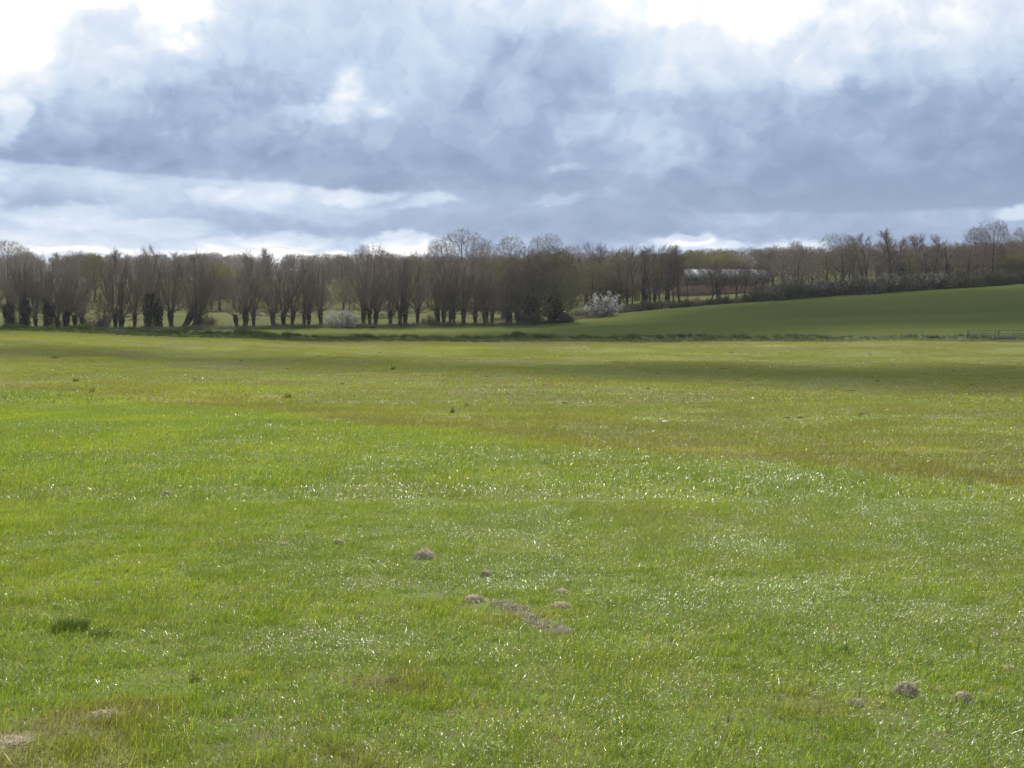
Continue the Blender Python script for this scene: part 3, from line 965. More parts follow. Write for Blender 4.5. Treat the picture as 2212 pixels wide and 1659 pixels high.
def conifer(seed, H=11, width=7):
    rnd = np.random.default_rng(seed)
    T, C = Wood(), Wood()
    q, dd = T.limb((0, 0, -0.3), (0, 0, 1), H * 0.95, 0.3, 0.04, 8, rnd, 0.02)
    P = []
    for i in range(70):
        t = 0.12 + 0.86 * (i / 70)
        e = unit(rnd.random() * 6.28, rnd.uniform(-0.1, 0.5))
        L = width * 0.5 * (1.1 - t) ** 0.6 * rnd.uniform(0.7, 1.1)
        b = np.array([0, 0, H * t])
        q1, d1 = T.limb(b, e, L, 0.05, 0.015, 3, rnd, 0.1, 0.02)
        for s in range(55):
            f = rnd.random() ** 0.7
            P.append(b + (q1[-1] - b) * f + rnd.normal(0, 0.28, 3))
    return [('trunk', T.mesh("conifer_trunk", M['bark'], (5, 7))), ('crown', leaf_mesh("conifer_crown", M['conifer'], rnd, np.array(P), 0.22))]

for i in range(7):
    reg('pollard', pollard(100 + i, poles=(30, 36, 24, 38, 32, 24, 40)[i], spread=(.62, .72, .56, .78, .66, .54, .64)[i], trunk_h=(1.9, 2.2, 1.8, 2.1, 2.0, 1.8, 2.3)[i], r=(.30, .34, .26, .32, .29, .25, .33)[i]))
for i in range(3):
    reg('pollard_ivy', pollard(120 + i, poles=26 + 3 * i, ivy=(0.7, 1.0, 0.85)[i], r=0.34))
reg('pollard_lean', pollard(130, lean=0.55, poles=34, spread=0.42, H=9.5))
reg('pollard_lean', pollard(131, lean=-0.5, poles=30, spread=0.36, H=9.5))
reg('stump', pollard(140, H=3.6, poles=7, spread=0.9, trunk_h=1.9, r=0.30, tw=8, sub=2))
reg('stump', pollard(141, H=4.2, poles=9, spread=0.8, trunk_h=1.5, r=0.34, lean=0.5, tw=8, sub=2))
def dome(seed, H, width, twig, bud=None, ivy=True):
    parts = broad(seed, H=H, width=width, bole=0.10, twig=twig, r=0.5, n_att=3000, fork=5, bud=bud, budsize=0.05, twr=1.75)
    if ivy:
        rnd = np.random.default_rng(seed)
        k = 2600
        z = rnd.random(k) ** 0.9 * 4.4; a = rnd.random(k) * 6.28
        rad = (0.55 + 1.15 * rnd.random(k) ** 0.7) * np.clip(1.15 - z / 6, .3, 1.2) * (1 + 0.25 * np.sin(3 * a + seed))
        parts.append(('ivy', leaf_mesh("ivy", M['ivy'], rnd, np.stack([rad * np.cos(a), rad * np.sin(a), z], -1), 0.13)))
    return parts
reg('dome', dome(150, 11.4, 10.0, 'twig_olive'))
reg('dome', dome(151, 11.0, 8.5, 'twig'))
reg('dome', dome(152, 11.0, 9.0, 'twig_olive', 'bud', False))
for i in range(4):
    reg('oak', broad(200 + i, H=16, width=(13, 11.5, 12.5, 10.5)[i], twig='twig'))
for i in range(4):
    reg('round', broad(220 + i, H=11, width=(8, 7, 9, 7.5)[i], twig=('twig', 'twig_red', 'twig', 'twig_olive')[i], r=0.26))
reg('pale_round', broad(230, H=12, width=9.5, twig='twig_pale', r=0.28))
reg('pale_round', broad(231, H=11, width=6.5, twig='twig_pale', r=0.22))
reg('yellow_round', broad(235, H=10, width=9, twig='twig_olive', r=0.3, bud='yellow_bud', budsize=0.10))
reg('green_round', broad(236, H=10, width=8, twig='twig_olive', r=0.3, bud='bud'))
for i in range(6):
    reg('upright', upright(240 + i, H=12, width=(4.5, 5.2, 4.0, 5.5, 4.6, 5.0)[i], twig=('twig', 'twig', 'twig_red', 'twig', 'twig_olive', 'twig')[i], stems=(1, 2, 1, 3, 2, 1)[i]))
for i in range(3):
    reg('upright_ivy', upright(250 + i, H=12, width=5.0, ivy=True, stems=1, r=0.24))
reg('thin', upright(260, H=11.5, width=3.2, n=20, r=0.13, start=0.3))
reg('thin', upright(261, H=11.5, width=2.6, n=22, r=0.12, start=0.35, twig='twig_pale'))
reg('leaning', upright(262, H=9.0, width=2.6, n=14, r=0.12, start=0.45, lean=0.62))
for i in range(4):
    reg('shrub', shrub(300 + i, 4.2, 3.0, leaf='shrub', leaf_n=2600, leaf_s=0.09))
for i in range(2):
    reg('green_shrub', shrub(310 + i, 3.6, 2.6, leaf='green_shrub', leaf_n=1600, leaf_s=0.09))
for i in range(4):
    reg('blossom_hedge', shrub(320 + i, 4.2, 3.2, leaf='shrub', leaf_n=1500, leaf_s=0.08, blossom=(220, 560, 130, 380)[i], blossom_s=0.06))
reg('blossom_big', shrub(330, 6.4, 4.1, leaf='shrub', leaf_n=1800, leaf_s=0.08, blossom=5200, blossom_s=0.07, stems=60))
reg('blossom_grey', shrub(331, 5.2, 2.7, blossom=3400, blossom_s=0.06, stems=30, twig='twig_pale', petal='blossom_grey'))
reg('scrub', shrub(340, 3.0, 2.2, stems=26))
reg('scrub', shrub(341, 2.6, 1.7, stems=22, leaf='green_shrub', leaf_n=350))
reg('conifer', conifer(350))

PARTNAME = {'stems': 'stem', 'foliage': 'foliage', 'blossom': 'blossom', 'trunk': 'trunk', 'crown': 'crown', 'ivy': 'ivy'}
rs = random.Random(5)
def plant(name, key, x, y, label, cat, group=None, height=None, width=None, variant=None, yaw=None, lean_keep=False):
    """A copy of one kept plant: an Empty at the foot with trunk, crown ... as children."""
    v = PROTO[key]
    parts = v[(variant if variant is not None else rs.randrange(len(v))) % len(v)]
    o = bpy.data.objects.new(name, None)
    o.empty_display_size = 0.5
    COL.objects.link(o)
    o.location = (x, y, gz(x, y) - 0.05)
    o.rotation_euler = (0, 0, yaw if yaw is not None else rs.uniform(0, 6.28))
    tag(o, label, cat, group)
    if height is not None:
        h0 = SIZES[(key, id(parts))][0]
        w0 = SIZES[(key, id(parts))][1]
        sz = height / h0
        sxy = sz if width is None else width / w0
        o.scale = (sxy, sxy, sz)
    for nm, me in parts:
        c = bpy.data.objects.new(PARTNAME[nm], me)
        COL.objects.link(c)
        c.parent = o
    return o

SIZES = {}
for key, vs in PROTO.items():
    for parts in vs:
        hi, wd = 0.0, 0.0
        for nm, me in parts:
            co = np.empty(len(me.vertices) * 3, np.float32); me.vertices.foreach_get('co', co); co = co.reshape(-1, 3)
            hi = max(hi, float(np.percentile(co[:, 2], 97.5 if key.startswith('upright') else 99.2)))
            wd = max(wd, float(np.percentile(np.abs(co[:, :2]), 98)) * 2)
        SIZES[(key, id(parts))] = (hi, wd)

def X(px, d): return (px - 1106.0) / FPX * d
def height_to(px, d, row):                    # metres from the ground at that place up to a line of sight
    x = X(px, d)
    return (YH - row) / FPX * d + CZ - gz(x, d)
ORD = ["first", "second", "third", "fourth", "fifth", "sixth", "seventh", "eighth", "ninth", "tenth", "eleventh", "twelfth", "thirteenth", "fourteenth",
       "fifteenth", "sixteenth", "seventeenth", "eighteenth", "nineteenth", "twentieth"]

# ------------------------------------------------------------------ the row of old pollard willows
G_ROW = "pollard willows in the row along the valley bottom"
ROW = [  # x in the picture, kind, variant, top row, label
    (22, 'pollard_ivy', 0, 560, "ivy wrapped pollard willow at the left end of the row"),
    (54, 'pollard_ivy', 2, 563, "thick ivy wrapped pollard, second from the left end of the willow row"),
    (78, 'pollard', 0, 566, "bare pollard willow, third from the left end of the row"),
    (104, 'pollard_ivy', 0, 562, "ivy stemmed pollard, fourth from the left end of the willow row"),
    (126, 'pollard', 4, 566, "bare pollard willow, fifth from the left end of the row"),
    (142, 'pollard', 1, 572, "stout squat pollard with a broad head, sixth from the left end of the row"),
    (162, 'stump', 0, None, "low twiggy willow stump just right of the stout squat pollard"),
    (178, 'pollard', 5, 560, "slim pollard willow standing between two low stumps"),
    (208, 'stump', 1, None, "leaning low willow stump with a few long twigs, left of the twin stemmed pollards"),
    (249, 'pollard', 3, 556, "left one of the twin stemmed pollards in the open gap"),
    (262, 'pollard', 5, 558, "right one of the twin stemmed pollards in the open gap"),
    (290, 'pollard', 2, 560, "spreading pollard between the twin stems and the darkest ivy willow"),
    (323, 'pollard_ivy', 1, 548, "darkest willow in the row, swollen with ivy, crown rising above its neighbours"),
    (343, 'pollard_ivy', 0, 556, "ivy stemmed pollard touching the right side of the darkest ivy willow"),
    (370, 'pollard', 6, 560, "upright pollard just left of the leaning willows"),
    (392, 'pollard_lean', 0, 566, "steeply leaning willow whose poles sweep down to the right"),
    (412, 'pollard_lean', 0, 585, "low leaning willow beside the tallest thin pole tree"),
    (425, 'thin', 0, 541, "tallest thin pole tree of the willow row, rising through the leaning willows"),
    (440, 'pollard_lean', 1, 600, "low willow leaning left beside the green thorn bush"),
    (512, 'stump', 0, None, "stump with one crooked arm standing in the wide gap of the row"),
    (529, 'pollard', 1, 556, "first full pollard right of the wide gap in the row"),
    (548, 'pollard', 0, 552, "second full pollard right of the wide gap in the row"),
    (590, 'pollard', 3, 549, "pollard with a clear straight trunk, first of the evenly spaced ones"),
    (614, 'pollard', 5, 556, "thin pollard with a bent trunk, second of the evenly spaced ones"),
    (632, 'pollard', 4, 552, "third of the evenly spaced pollards, left of the close pair"),
    (656, 'pollard', 2, 556, "left one of the close pair of pollards before the grey blossom bush"),
    (667, 'pollard', 0, 560, "right one of the close pair of pollards before the grey blossom bush"),
    (694, 'pollard', 6, 554, "pollard with a round head touching the left side of the grey blossom bush"),
    (786, 'pollard', 1, 552, "pollard just right of the grey blossom bush"),
    (799, 'pollard', 3, 548, "second pollard to the right of the grey blossom bush"),
    (811, 'pollard', 4, 546, "third pollard to the right of the grey blossom bush"),
    (844, 'pollard', 5, 548, "slim pollard standing alone left of the many limbed one"),
    (863, 'pollard', 2, 552, "narrow pollard touching the left side of the many limbed one"),
    (876, 'pollard', 6, 549, "many limbed thick pollard with wide open fork in mid row"),
    (902, 'pollard', 3, 554, "pollard with low side branches right of the many limbed one"),
    (946, 'pollard', 1, 556, "stout pollard with a flared head below the tall oak's left side"),
    (960, 'pollard', 5, 560, "slim pollard right beside the stout flared one"),
    (973, 'pollard', 4, 558, "second slim pollard to the right of the stout flared one"),
    (981, 'pollard', 2, 560, "third slim pollard to the right of the stout flared one"),
    (1001, 'pollard', 6, 562, "pollard directly below the tall oak's crown"),
    (1027, 'pollard', 0, 564, "pollard under the right side of the tall oak, left of a tight pair"),
    (1049, 'pollard', 5, 560, "slim pollard in the middle of the last seven before the ivy bases"),
    (1063, 'pollard', 3, 560, "thick pollard, fourth before the first ivy base"),
    (1094, 'pollard', 4, 558, "third pollard before the first ivy base"),
    (1103, 'pollard', 2, 560, "second pollard before the first ivy base"),
    (1119, 'pollard', 5, 560, "pollard directly left of the first ivy base"),
    (1150, 'dome', 1, 550, "broad bushy willow with a dark ivy base, second from the right end of the row"),
    (1198, 'dome', 0, 543, "broadest olive brown willow with a dark ivy base at the right end of the row"),
]
for px, key, var, top, lab in ROW:
    d = float(np.interp(px, [0, 1180, 1212], [200, 224, 226])) + rs.uniform(-1.2, 1.2)
    if top is not None: top += rs.uniform(-12, 10)
    yaw = rs.uniform(0, 6.28)
    if 'lean' in key or key == 'stump': yaw = rs.uniform(-0.4, 0.4)
    nm = 'willow_stump' if key == 'stump' else ('pole_tree' if key == 'thin' else 'pollard_willow')
    h = None if top is None else height_to(px, d, top)
    wd = None
    if key == 'pollard': wd = rs.uniform(7.2, 10.2)
    if key == 'dome': wd = 9.8 if px > 1160 else 7.6
    o = plant(nm, key, X(px, d), d, lab, 'stump' if key == 'stump' else 'tree', G_ROW, h, wd, var, yaw)
    o.rotation_euler = (rs.uniform(-.05, .05), rs.uniform(-.06, .06), yaw)

# scrub between the trunks
for px, key, var, h, lab in [(448, 'scrub', 1, 2.3, "green tinged thorn bush beside the leaning willows"), (190, 'scrub', 0, 2.2, "brown bramble scrub behind the slim pollard near two stumps"),
                             (222, 'scrub', 0, 2.9, "thin twiggy bush on the sunny grass left of the twin pollards"), (36, 'scrub', 1, 2.4, "green leaved scrub between the first two ivy wrapped pollards"),
                             (117, 'scrub', 1, 1.9, "low leafy scrub beside the stout squat pollard"), (600, 'scrub', 0, 1.1, "low brown brambles under the evenly spaced pollards"),
                             (924, 'scrub', 1, 1.7, "low scrub left of the stout flared pollard"), (1140, 'shrub', 1, 2.4, "dark bramble mound at the foot of the first ivy base"),
                             (1222, 'shrub', 2, 2.0, "dark bramble mound at the right end of the willow row")]:
    d = float(np.interp(px, [0, 1180, 1240], [201, 222, 226])) + 0.5
    plant('scrub_bush', key, X(px, d), d, lab, 'bush', None, h, None, var)
plant('blossom_bush', 'blossom_grey', X(738, 211), 209.5, "grey white blossoming bush between the trunks of the willow row", 'bush', None, 2.75, 5.4)
plant('blossom_bush', 'blossom_big', X(1302, 238), 238, "large white blackthorn in bloom at the corner of the sown field", 'bush', None, 4.2, 6.2)
plant('blossom_bush', 'blossom_hedge', X(1262, 238), 239, "small paler blackthorn left of the large white one", 'bush', None, 2.1, 4.2, 2)

# ------------------------------------------------------------------ trees behind
def stand(name, group, rows_, cat='tree'):
    for px, d, key, var, top, width, lab in rows_:
        plant(name, key, X(px, d), d, lab, cat, group, height_to(px, d, top), width, var)
stand('oak_tree', "tall bare trees on the skyline", [
    (1000, 330, 'oak', 0, 499, 13.0, "tallest bare oak with a wide domed crown on the skyline"),
    (1046, 345, 'oak', 1, 522, 8.0, "lower bare oak touching the right side of the tallest oak"),
    (948, 335, 'oak', 2, 522, 7.0, "smaller bare oak touching the left side of the tallest oak"),
    (1103, 370, 'oak', 3, 512, 9.5, "second domed oak, with gap of sky right of the tallest one"),
    (1178, 375, 'oak', 2, 507, 9.5, "third domed oak, above the broadest olive willow"),
    (2141, 290, 'oak', 1, 479, 7.6, "tall forked oak on the far right skyline"),
    (2104, 288, 'oak', 3, 492, 5.6, "oak leaning against the left side of the tall forked one"),
    (2204, 300, 'oak', 0, 494, 6.5, "oak cut by the right edge of the view"),
])
stand('bare_tree', "bare trees behind the willow row", [
    (20, 330, 'pale_round', 0, 521, 9.0, "large pale pinkish bare tree at the left edge behind the willows"),
    (56, 350, 'pale_round', 1, 536, 6.0, "smaller pale bare tree right of the large pale one at the left edge"),
    (167, 420, 'round', 0, 542, 6.5, "small round headed bare tree standing alone above the left skyline"),
    (206, 360, 'green_round', 0, 548, 6.5, "yellowish bare tree above the left skyline"),
    (245, 340, 'upright', 0, 542, 6.0, "twiggy bare tree above the twin stemmed pollards"),
    (318, 330, 'upright', 3, 536, 6.0, "twiggy bare tree above the darkest ivy willow"),
    (385, 400, 'upright', 1, 548, 7.0, "grey bare tree above the leaning willows"),
    (476, 300, 'yellow_round', 0, 573, 7.4, "rounded yellowish brown tree with a slanting trunk in the wide gap"),
    (440, 302, 'upright', 2, 566, 4.6, "reddish slim tree left of the rounded yellowish brown one"),
    (505, 304, 'thin', 1, 590, 3.0, "thin pale tree right of the rounded yellowish brown one"),
    (545, 320, 'upright', 4, 546, 6.0, "bare tree behind the first full pollards after the gap"),
    (582, 330, 'upright', 5, 541, 6.0, "bare tree with a raised crown above the evenly spaced pollards"),
    (640, 420, 'round', 2, 548, 9.0, "rounded bare tree on the skyline left of the grey blossom bush"),
    (690, 440, 'round', 0, 549, 8.0, "rounded bare tree on the skyline above the grey blossom bush"),
    (740, 380, 'round', 1, 551, 7.0, "reddish bare tree on the skyline right above the grey blossom bush"),
    (810, 260, 'round', 1, 533, 8.6, "reddish brown domed tree standing out above the middle of the willow row"),
    (850, 265, 'round', 0, 552, 6.0, "brown tree right of the reddish brown dome"),
    (905, 300, 'round', 3, 548, 6.8, "brown tree between the reddish dome and the oaks"),
    (1085, 250, 'dome', 2, 556, 8.0, "yellow green budding tree below the gap between the oaks"),
    (1232, 300, 'pale_round', 1, 532, 5.4, "pale bare tree right of the olive willow at the row's end"),
])
stand('bare_tree', "bare trees behind the blackthorns and round the barn", [
    (1268, 285, 'upright', 3, 530, 5.2, "light topped bare tree above the left side of the white blackthorn"),
    (1290, 280, 'upright', 0, 532, 4.8, "light topped bare tree above the white blackthorn"),
    (1322, 275, 'upright', 1, 541, 5.0, "brown bare tree above the right side of the white blackthorn"),
    (1352, 262, 'upright', 3, 538, 4.8, "many stemmed bare tree right of the white blackthorn"),
    (1366, 256, 'upright', 5, 536, 4.4, "second many stemmed tree right of the white blackthorn"),
    (1390, 258, 'upright_ivy', 0, 538, 4.4, "ivy stemmed tree midway between blackthorn and barn"),
    (1403, 256, 'upright', 2, 540, 4.2, "reddish slim tree midway between blackthorn and barn"),
    (1424, 259, 'upright', 4, 536, 4.6, "olive tinted tree three trunks left of the barn"),
    (1446, 262, 'round', 2, 530, 6.0, "rounded bare tree whose crown stands highest left of the barn"),
    (1466, 262, 'upright', 0, 538, 4.6, "bare tree next to the barn's left gable"),
    (1484, 258, 'thin', 0, 548, 3.6, "thin dark trunked tree in front of the barn's left end"),
    (1452, 254, 'leaning', 0, 618, 3.0, "bare sapling leaning right in front of the barn's left end"),
    (1500, 360, 'green_round', 0, 541, 8.0, "greenish tree behind the barn's left end"),
    (1568, 345, 'yellow_round', 0, 547, 8.0, "yellow green domed willow behind the barn roof"),
    (1536, 256, 'round', 2, 566, 4.6, "small bare tree in front of the barn wall, first from the thin dark one"),
    (1551, 257, 'upright_ivy', 1, 566, 4.6, "dark ivy stemmed tree in front of the middle of the barn"),
    (1568, 256, 'thin', 0, 580, 3.4, "thin crooked tree right of the dark ivy stem before the barn"),
    (1589, 257, 'round', 0, 562, 4.8, "bare tree in front of the barn's right half"),
    (1606, 257, 'thin', 1, 566, 4.2, "pale thin tree in front of the barn's right half"),
    (1632, 260, 'round', 0, 568, 5.6, "crooked round tree at the barn's right end"),
    (1690, 300, 'pale_round', 1, 540, 5.0, "pale tree left of the gap of sky on the right"),
    (1716, 305, 'pale_round', 0, 522, 4.6, "taller pale feathery tree at the gap of sky on the right"),
])
stand('hedgerow_tree', "bare trees above the blossoming hedge", [
    (1752, 330, 'round', 0, 552, 7.8, "low bare tree in the gap of sky above the hedge"),
    (1782, 292, 'round', 3, 538, 7.0, "small bare tree on the left flank of the broad dark one"),
    (1818, 286, 'oak', 2, 507, 9.1, "broad dark bare tree, first of the tall ones above the hedge"),
    (1848, 288, 'upright', 1, 514, 5.5, "slim tree right of the broad dark one above the hedge"),
    (1868, 286, 'upright', 3, 510, 5.7, "many stemmed tree left of the pointed one above the hedge"),
    (1898, 290, 'upright_ivy', 2, 522, 5.7, "ivy stemmed tree at the left foot of the pointed one"),
    (1922, 285, 'upright', 0, 501, 6.2, "pointed tree rising highest in the middle above the hedge"),
    (1950, 288, 'upright_ivy', 0, 517, 5.5, "ivy stemmed tree right of the pointed one"),
    (1968, 292, 'upright', 2, 513, 5.2, "reddish slim tree two places right of the pointed one"),
    (1994, 287, 'upright_ivy', 1, 509, 5.7, "tall ivy stemmed tree three places right of the pointed one"),
    (2018, 290, 'upright', 5, 512, 5.7, "bare tree with a curved trunk before the dip in the crowns"),
    (2044, 292, 'upright_ivy', 2, 528, 5.5, "lower dark tree in the dip of the crowns"),
    (2070, 296, 'round', 1, 532, 7.3, "reddish rounded tree left of the forked oak"),
    (2166, 300, 'round', 2, 520, 7.3, "brown rounded tree under the forked oak's right side"),
    (2185, 278, 'green_round', 0, 548, 6.5, "green tinged tree near the right edge of the view"),
])
plant('conifer', 'conifer', X(1660, 420), 420, "dark blue green conifer behind the barn's right end", 'tree', None, height_to(1660, 420, 548), 6.0)

# ------------------------------------------------------------------ the blossoming hedge along the top of the sown field
HEDGE = []
pxs = [1345, 1372, 1398, 1425, 1452, 1480, 1508, 1536, 1563, 1590, 1618, 1646, 1674, 1702, 1730, 1757, 1785, 1812, 1840, 1868, 1896, 1924, 1952, 1980, 2008, 2038, 2070, 2104, 2138, 2172, 2206]
for i, px in enumerate(pxs):
    if px < 1620: key, h, wd = ('scrub' if i % 3 == 0 else 'shrub'), rs.uniform(1.2, 1.9), rs.uniform(3.0, 3.8)
    elif px in (1702, 1730): key, h, wd = 'green_shrub', 3.1, 4.2
    elif px < 2040: key, h, wd = 'blossom_hedge', rs.uniform(2.8, 3.7), rs.uniform(3.6, 4.6)
    else: key, h, wd = ('green_shrub' if i % 2 else 'shrub'), rs.uniform(1.8, 2.8), rs.uniform(3.4, 4.4)
    if px in (1646, 1868, 1896, 1924): h = 3.6
    d = float(Ye(X(px, 252))) + 1.4
    if px < 1350: place = "right beside the large white blackthorn"
    what = {'scrub': "leafless brown scrub", 'shrub': "dark leafy shrub", 'green_shrub': "olive green shrub", 'blossom_hedge': "flecked white blackthorn"}[key]
    if px < 1470: lab = f"{what}, {ORD[i]} along the field edge from the large white blackthorn towards the barn"
    elif px < 1640: lab = f"{what} at the field edge before the barn, {ORD[i - 5]} from its left gable"
    elif px < 2040: lab = f"{what}, {ORD[i - 11]} in the hedge from the barn's right end"
    else: lab = f"{what}, {ORD[len(pxs) - 1 - i]} in the hedge counted from the right edge of the view"
    plant('hedge_shrub', key, X(px, d), d, lab, 'shrub', "shrubs of the hedge along the sown field", h, wd)
# a darker second line that closes the hedge
for i, px in enumerate(range(1640, 2230, 34)):
    d = float(Ye(X(px, 256))) + 3.6
    plant('hedge_shrub', 'shrub', X(px, d), d, "dark shrub in the back line of the hedge, behind the blackthorns", 'shrub', "dark shrubs behind the blossoming hedge", rs.uniform(2.6, 3.4), 4.4)

# ------------------------------------------------------------------ far woodland: one mass
def joined(parts, name):
    Vs, qs, mats, mi, off = [], [], [], [], 0
    for nm, me in parts:
        co = np.empty(len(me.vertices) * 3, np.float32); me.vertices.foreach_get('co', co)
        li = np.empty(len(me.loops), np.int32); me.loops.foreach_get('vertex_index', li)
        Vs.append(co.reshape(-1, 3)); qs.append(li.reshape(-1, 4) + off); off += len(me.vertices)
        mats.append(me.materials[0]); mi.append(np.full(len(li) // 4, len(mats) - 1, np.int32))
    out = make_mesh(name, np.concatenate(Vs), quads=np.concatenate(qs), mats=mats, smooth=True)
    out.polygons.foreach_set('material_index', np.concatenate(mi))
    return out
wood_src = [joined(p, f"woodland_{i}") for i, p in enumerate(PROTO['round'] + PROTO['upright'] + PROTO['pale_round'][:1] + [PROTO['oak'][2]])]
def woodland():
    rng = np.random.default_rng(77)
    P, H_ = [], []
    def belt(x0, x1, n, y0, y1, h0, h1):
        x = rng.uniform(x0, x1, n); y = rng.uniform(y0, y1, n) if not callable(y0) else y0(x) + rng.uniform(0, y1, n)
        P.append(np.column_stack([x, y])); H_.append(rng.uniform(h0, h1, n))
    belt(-125, 65, 95, 296, 312, 4.0, 8.5)                        # hedge across the meadow
    belt(-230, 30, 190, 505, 570, 6.5, 12.0)                      # wood on the far side
    belt(-320, 420, 230, 640, 760, 8.0, 13.5)
    belt(-500, 620, 220, 950, 1150, 12.0, 15.0)
    belt(14, 54, 46, 262, 285, 6.0, 10.0)                         # thicket left of the barn
    belt(-20, 44, 70, 300, 360, 7.0, 10.5)
    belt(20, 200, 150, 370, 440, 7.5, 11.0)                       # behind the barn and the hedge
    belt(70, 150, 90, lambda x: Ye(x) + 10, 40, 5.0, 8.5)
    P = np.concatenate(P); H_ = np.concatenate(H_)
    inbarn = (P[:, 0] > 34) & (P[:, 0] < 72) & (P[:, 1] > 300) & (P[:, 1] < 362)
    rt = P[:, 0] / P[:, 1]
    inbarn |= (P[:, 1] < 362) & (rt > 0.116) & (rt < 0.188)
    P, H_ = P[~inbarn], H_[~inbarn]
    pts = np.column_stack([P, ground(P[:, 0], P[:, 1]) - 0.1])
    rots = np.column_stack([np.zeros(len(P)), np.zeros(len(P)), rng.uniform(0, 6.28, len(P))])
    idx = rng.integers(0, len(wood_src), len(P))
    base = np.array([16.0 if i == len(wood_src) - 1 else (12.0 if 4 <= i else 11.0) for i in range(len(wood_src))])
    s = H_ / base[idx]
    sc = np.column_stack([s * rng.uniform(0.9, 1.5, len(P)), s * rng.uniform(0.9, 1.5, len(P)), s])
    scatter("woodland", "brown leafless woodland beyond the meadow that closes the view", wood_src, pts, rots, sc, idx)
woodland()

# ------------------------------------------------------------------ rough grass on the bank and under the trees
def rough():
    rng = np.random.default_rng(31)
    def tuss(m, L, n, wd, size, seed, lean=0.9):
        return blade_mesh("tussock", M[m], np.random.default_rng(seed), n, size, L, wd, lean=lean, flat=0.1, clump=0.0, lean_dir=R(10), circular=True)
    pro = [tuss('rank', 0.50, 420, 0.022, 1.1, 1), tuss('rank', 0.62, 480, 0.022, 1.3, 2), tuss('rank', 0.40, 420, 0.022, 1.2, 3), tuss('rank_dry', 0.45, 260, 0.02, 1.0, 4)]
    n = 1700
    x = rng.uniform(-85, 95, n)
    dens = np.sin(x * 0.55) + np.sin(x * 1.31 + 1) + np.sin(x * 0.21 + 2)
    y = Yb(x) + rng.normal(0.1, 0.9, n)
    s = np.clip(0.48 + 0.09 * dens + rng.normal(0, 0.14, n), 0.22, 1.0)
    idx = np.where(rng.random(n) < 0.12, 3, rng.integers(0, 3, n))
    n2 = 2600                                                     # lower rank strip at the near foot of the bank
    x2 = rng.uniform(-85, 95, n2); y2 = Yb(x2) - rng.uniform(0.6, 9.0, n2)
    X_ = np.concatenate([x, x2]); Y_ = np.concatenate([y, y2])
    s = np.concatenate([s, rng.uniform(0.22, 0.5, n2)]); idx = np.concatenate([idx, rng.integers(0, 3, n2)])
    pts = np.column_stack([X_, Y_, ground(X_, Y_)])
    rots = np.column_stack([np.zeros(len(X_)), np.zeros(len(X_)), rng.normal(0, 0.5, len(X_))])
    scatter("rough_grass", "rank tussocky green grass leaning along the bank at the valley bottom", pro, pts, rots, s, idx)
    # dry grass and brambles under the willows
    pro2 = [tuss('rank_dry', 0.45, 240, 0.03, 1.6, 5), tuss('rank', 0.35, 240, 0.03, 1.6, 6), tuss('rank_dry', 0.30, 240, 0.03, 1.8, 7)]
    n = 700
    x = rng.uniform(-80, 12, n)
    y = Ye(x) + rng.normal(-0.5, 1.6, n)
    pts = np.column_stack([x, y, ground(x, y)])
    rots = np.column_stack([np.zeros(n), np.zeros(n), rng.uniform(0, 6.28, n)])
    scatter("undergrowth", "dry pale grass and low weeds round the feet of the willows", pro2, pts, rots, rng.uniform(0.6, 1.5, n), rng.integers(0, 3, n))
rough()

# ------------------------------------------------------------------ barn
def box(V, Q, x0, x1, y0, y1, z0, z1):
    b = len(V)
    V += [(x, y, z) for z in (z0, z1) for y in (y0, y1) for x in (x0, x1)]
    Q += [[b + i for i in f] for f in ((0, 2, 3, 1), (4, 5, 7, 6), (0, 1, 5, 4), (2, 6, 7, 3), (0, 4, 6, 2), (1, 3, 7, 5))]

def box_mesh(name, m, boxes):
    V, Q = [], []
    for b in boxes: box(V, Q, *b)
    return make_mesh(name, V, quads=Q, mats=[m])

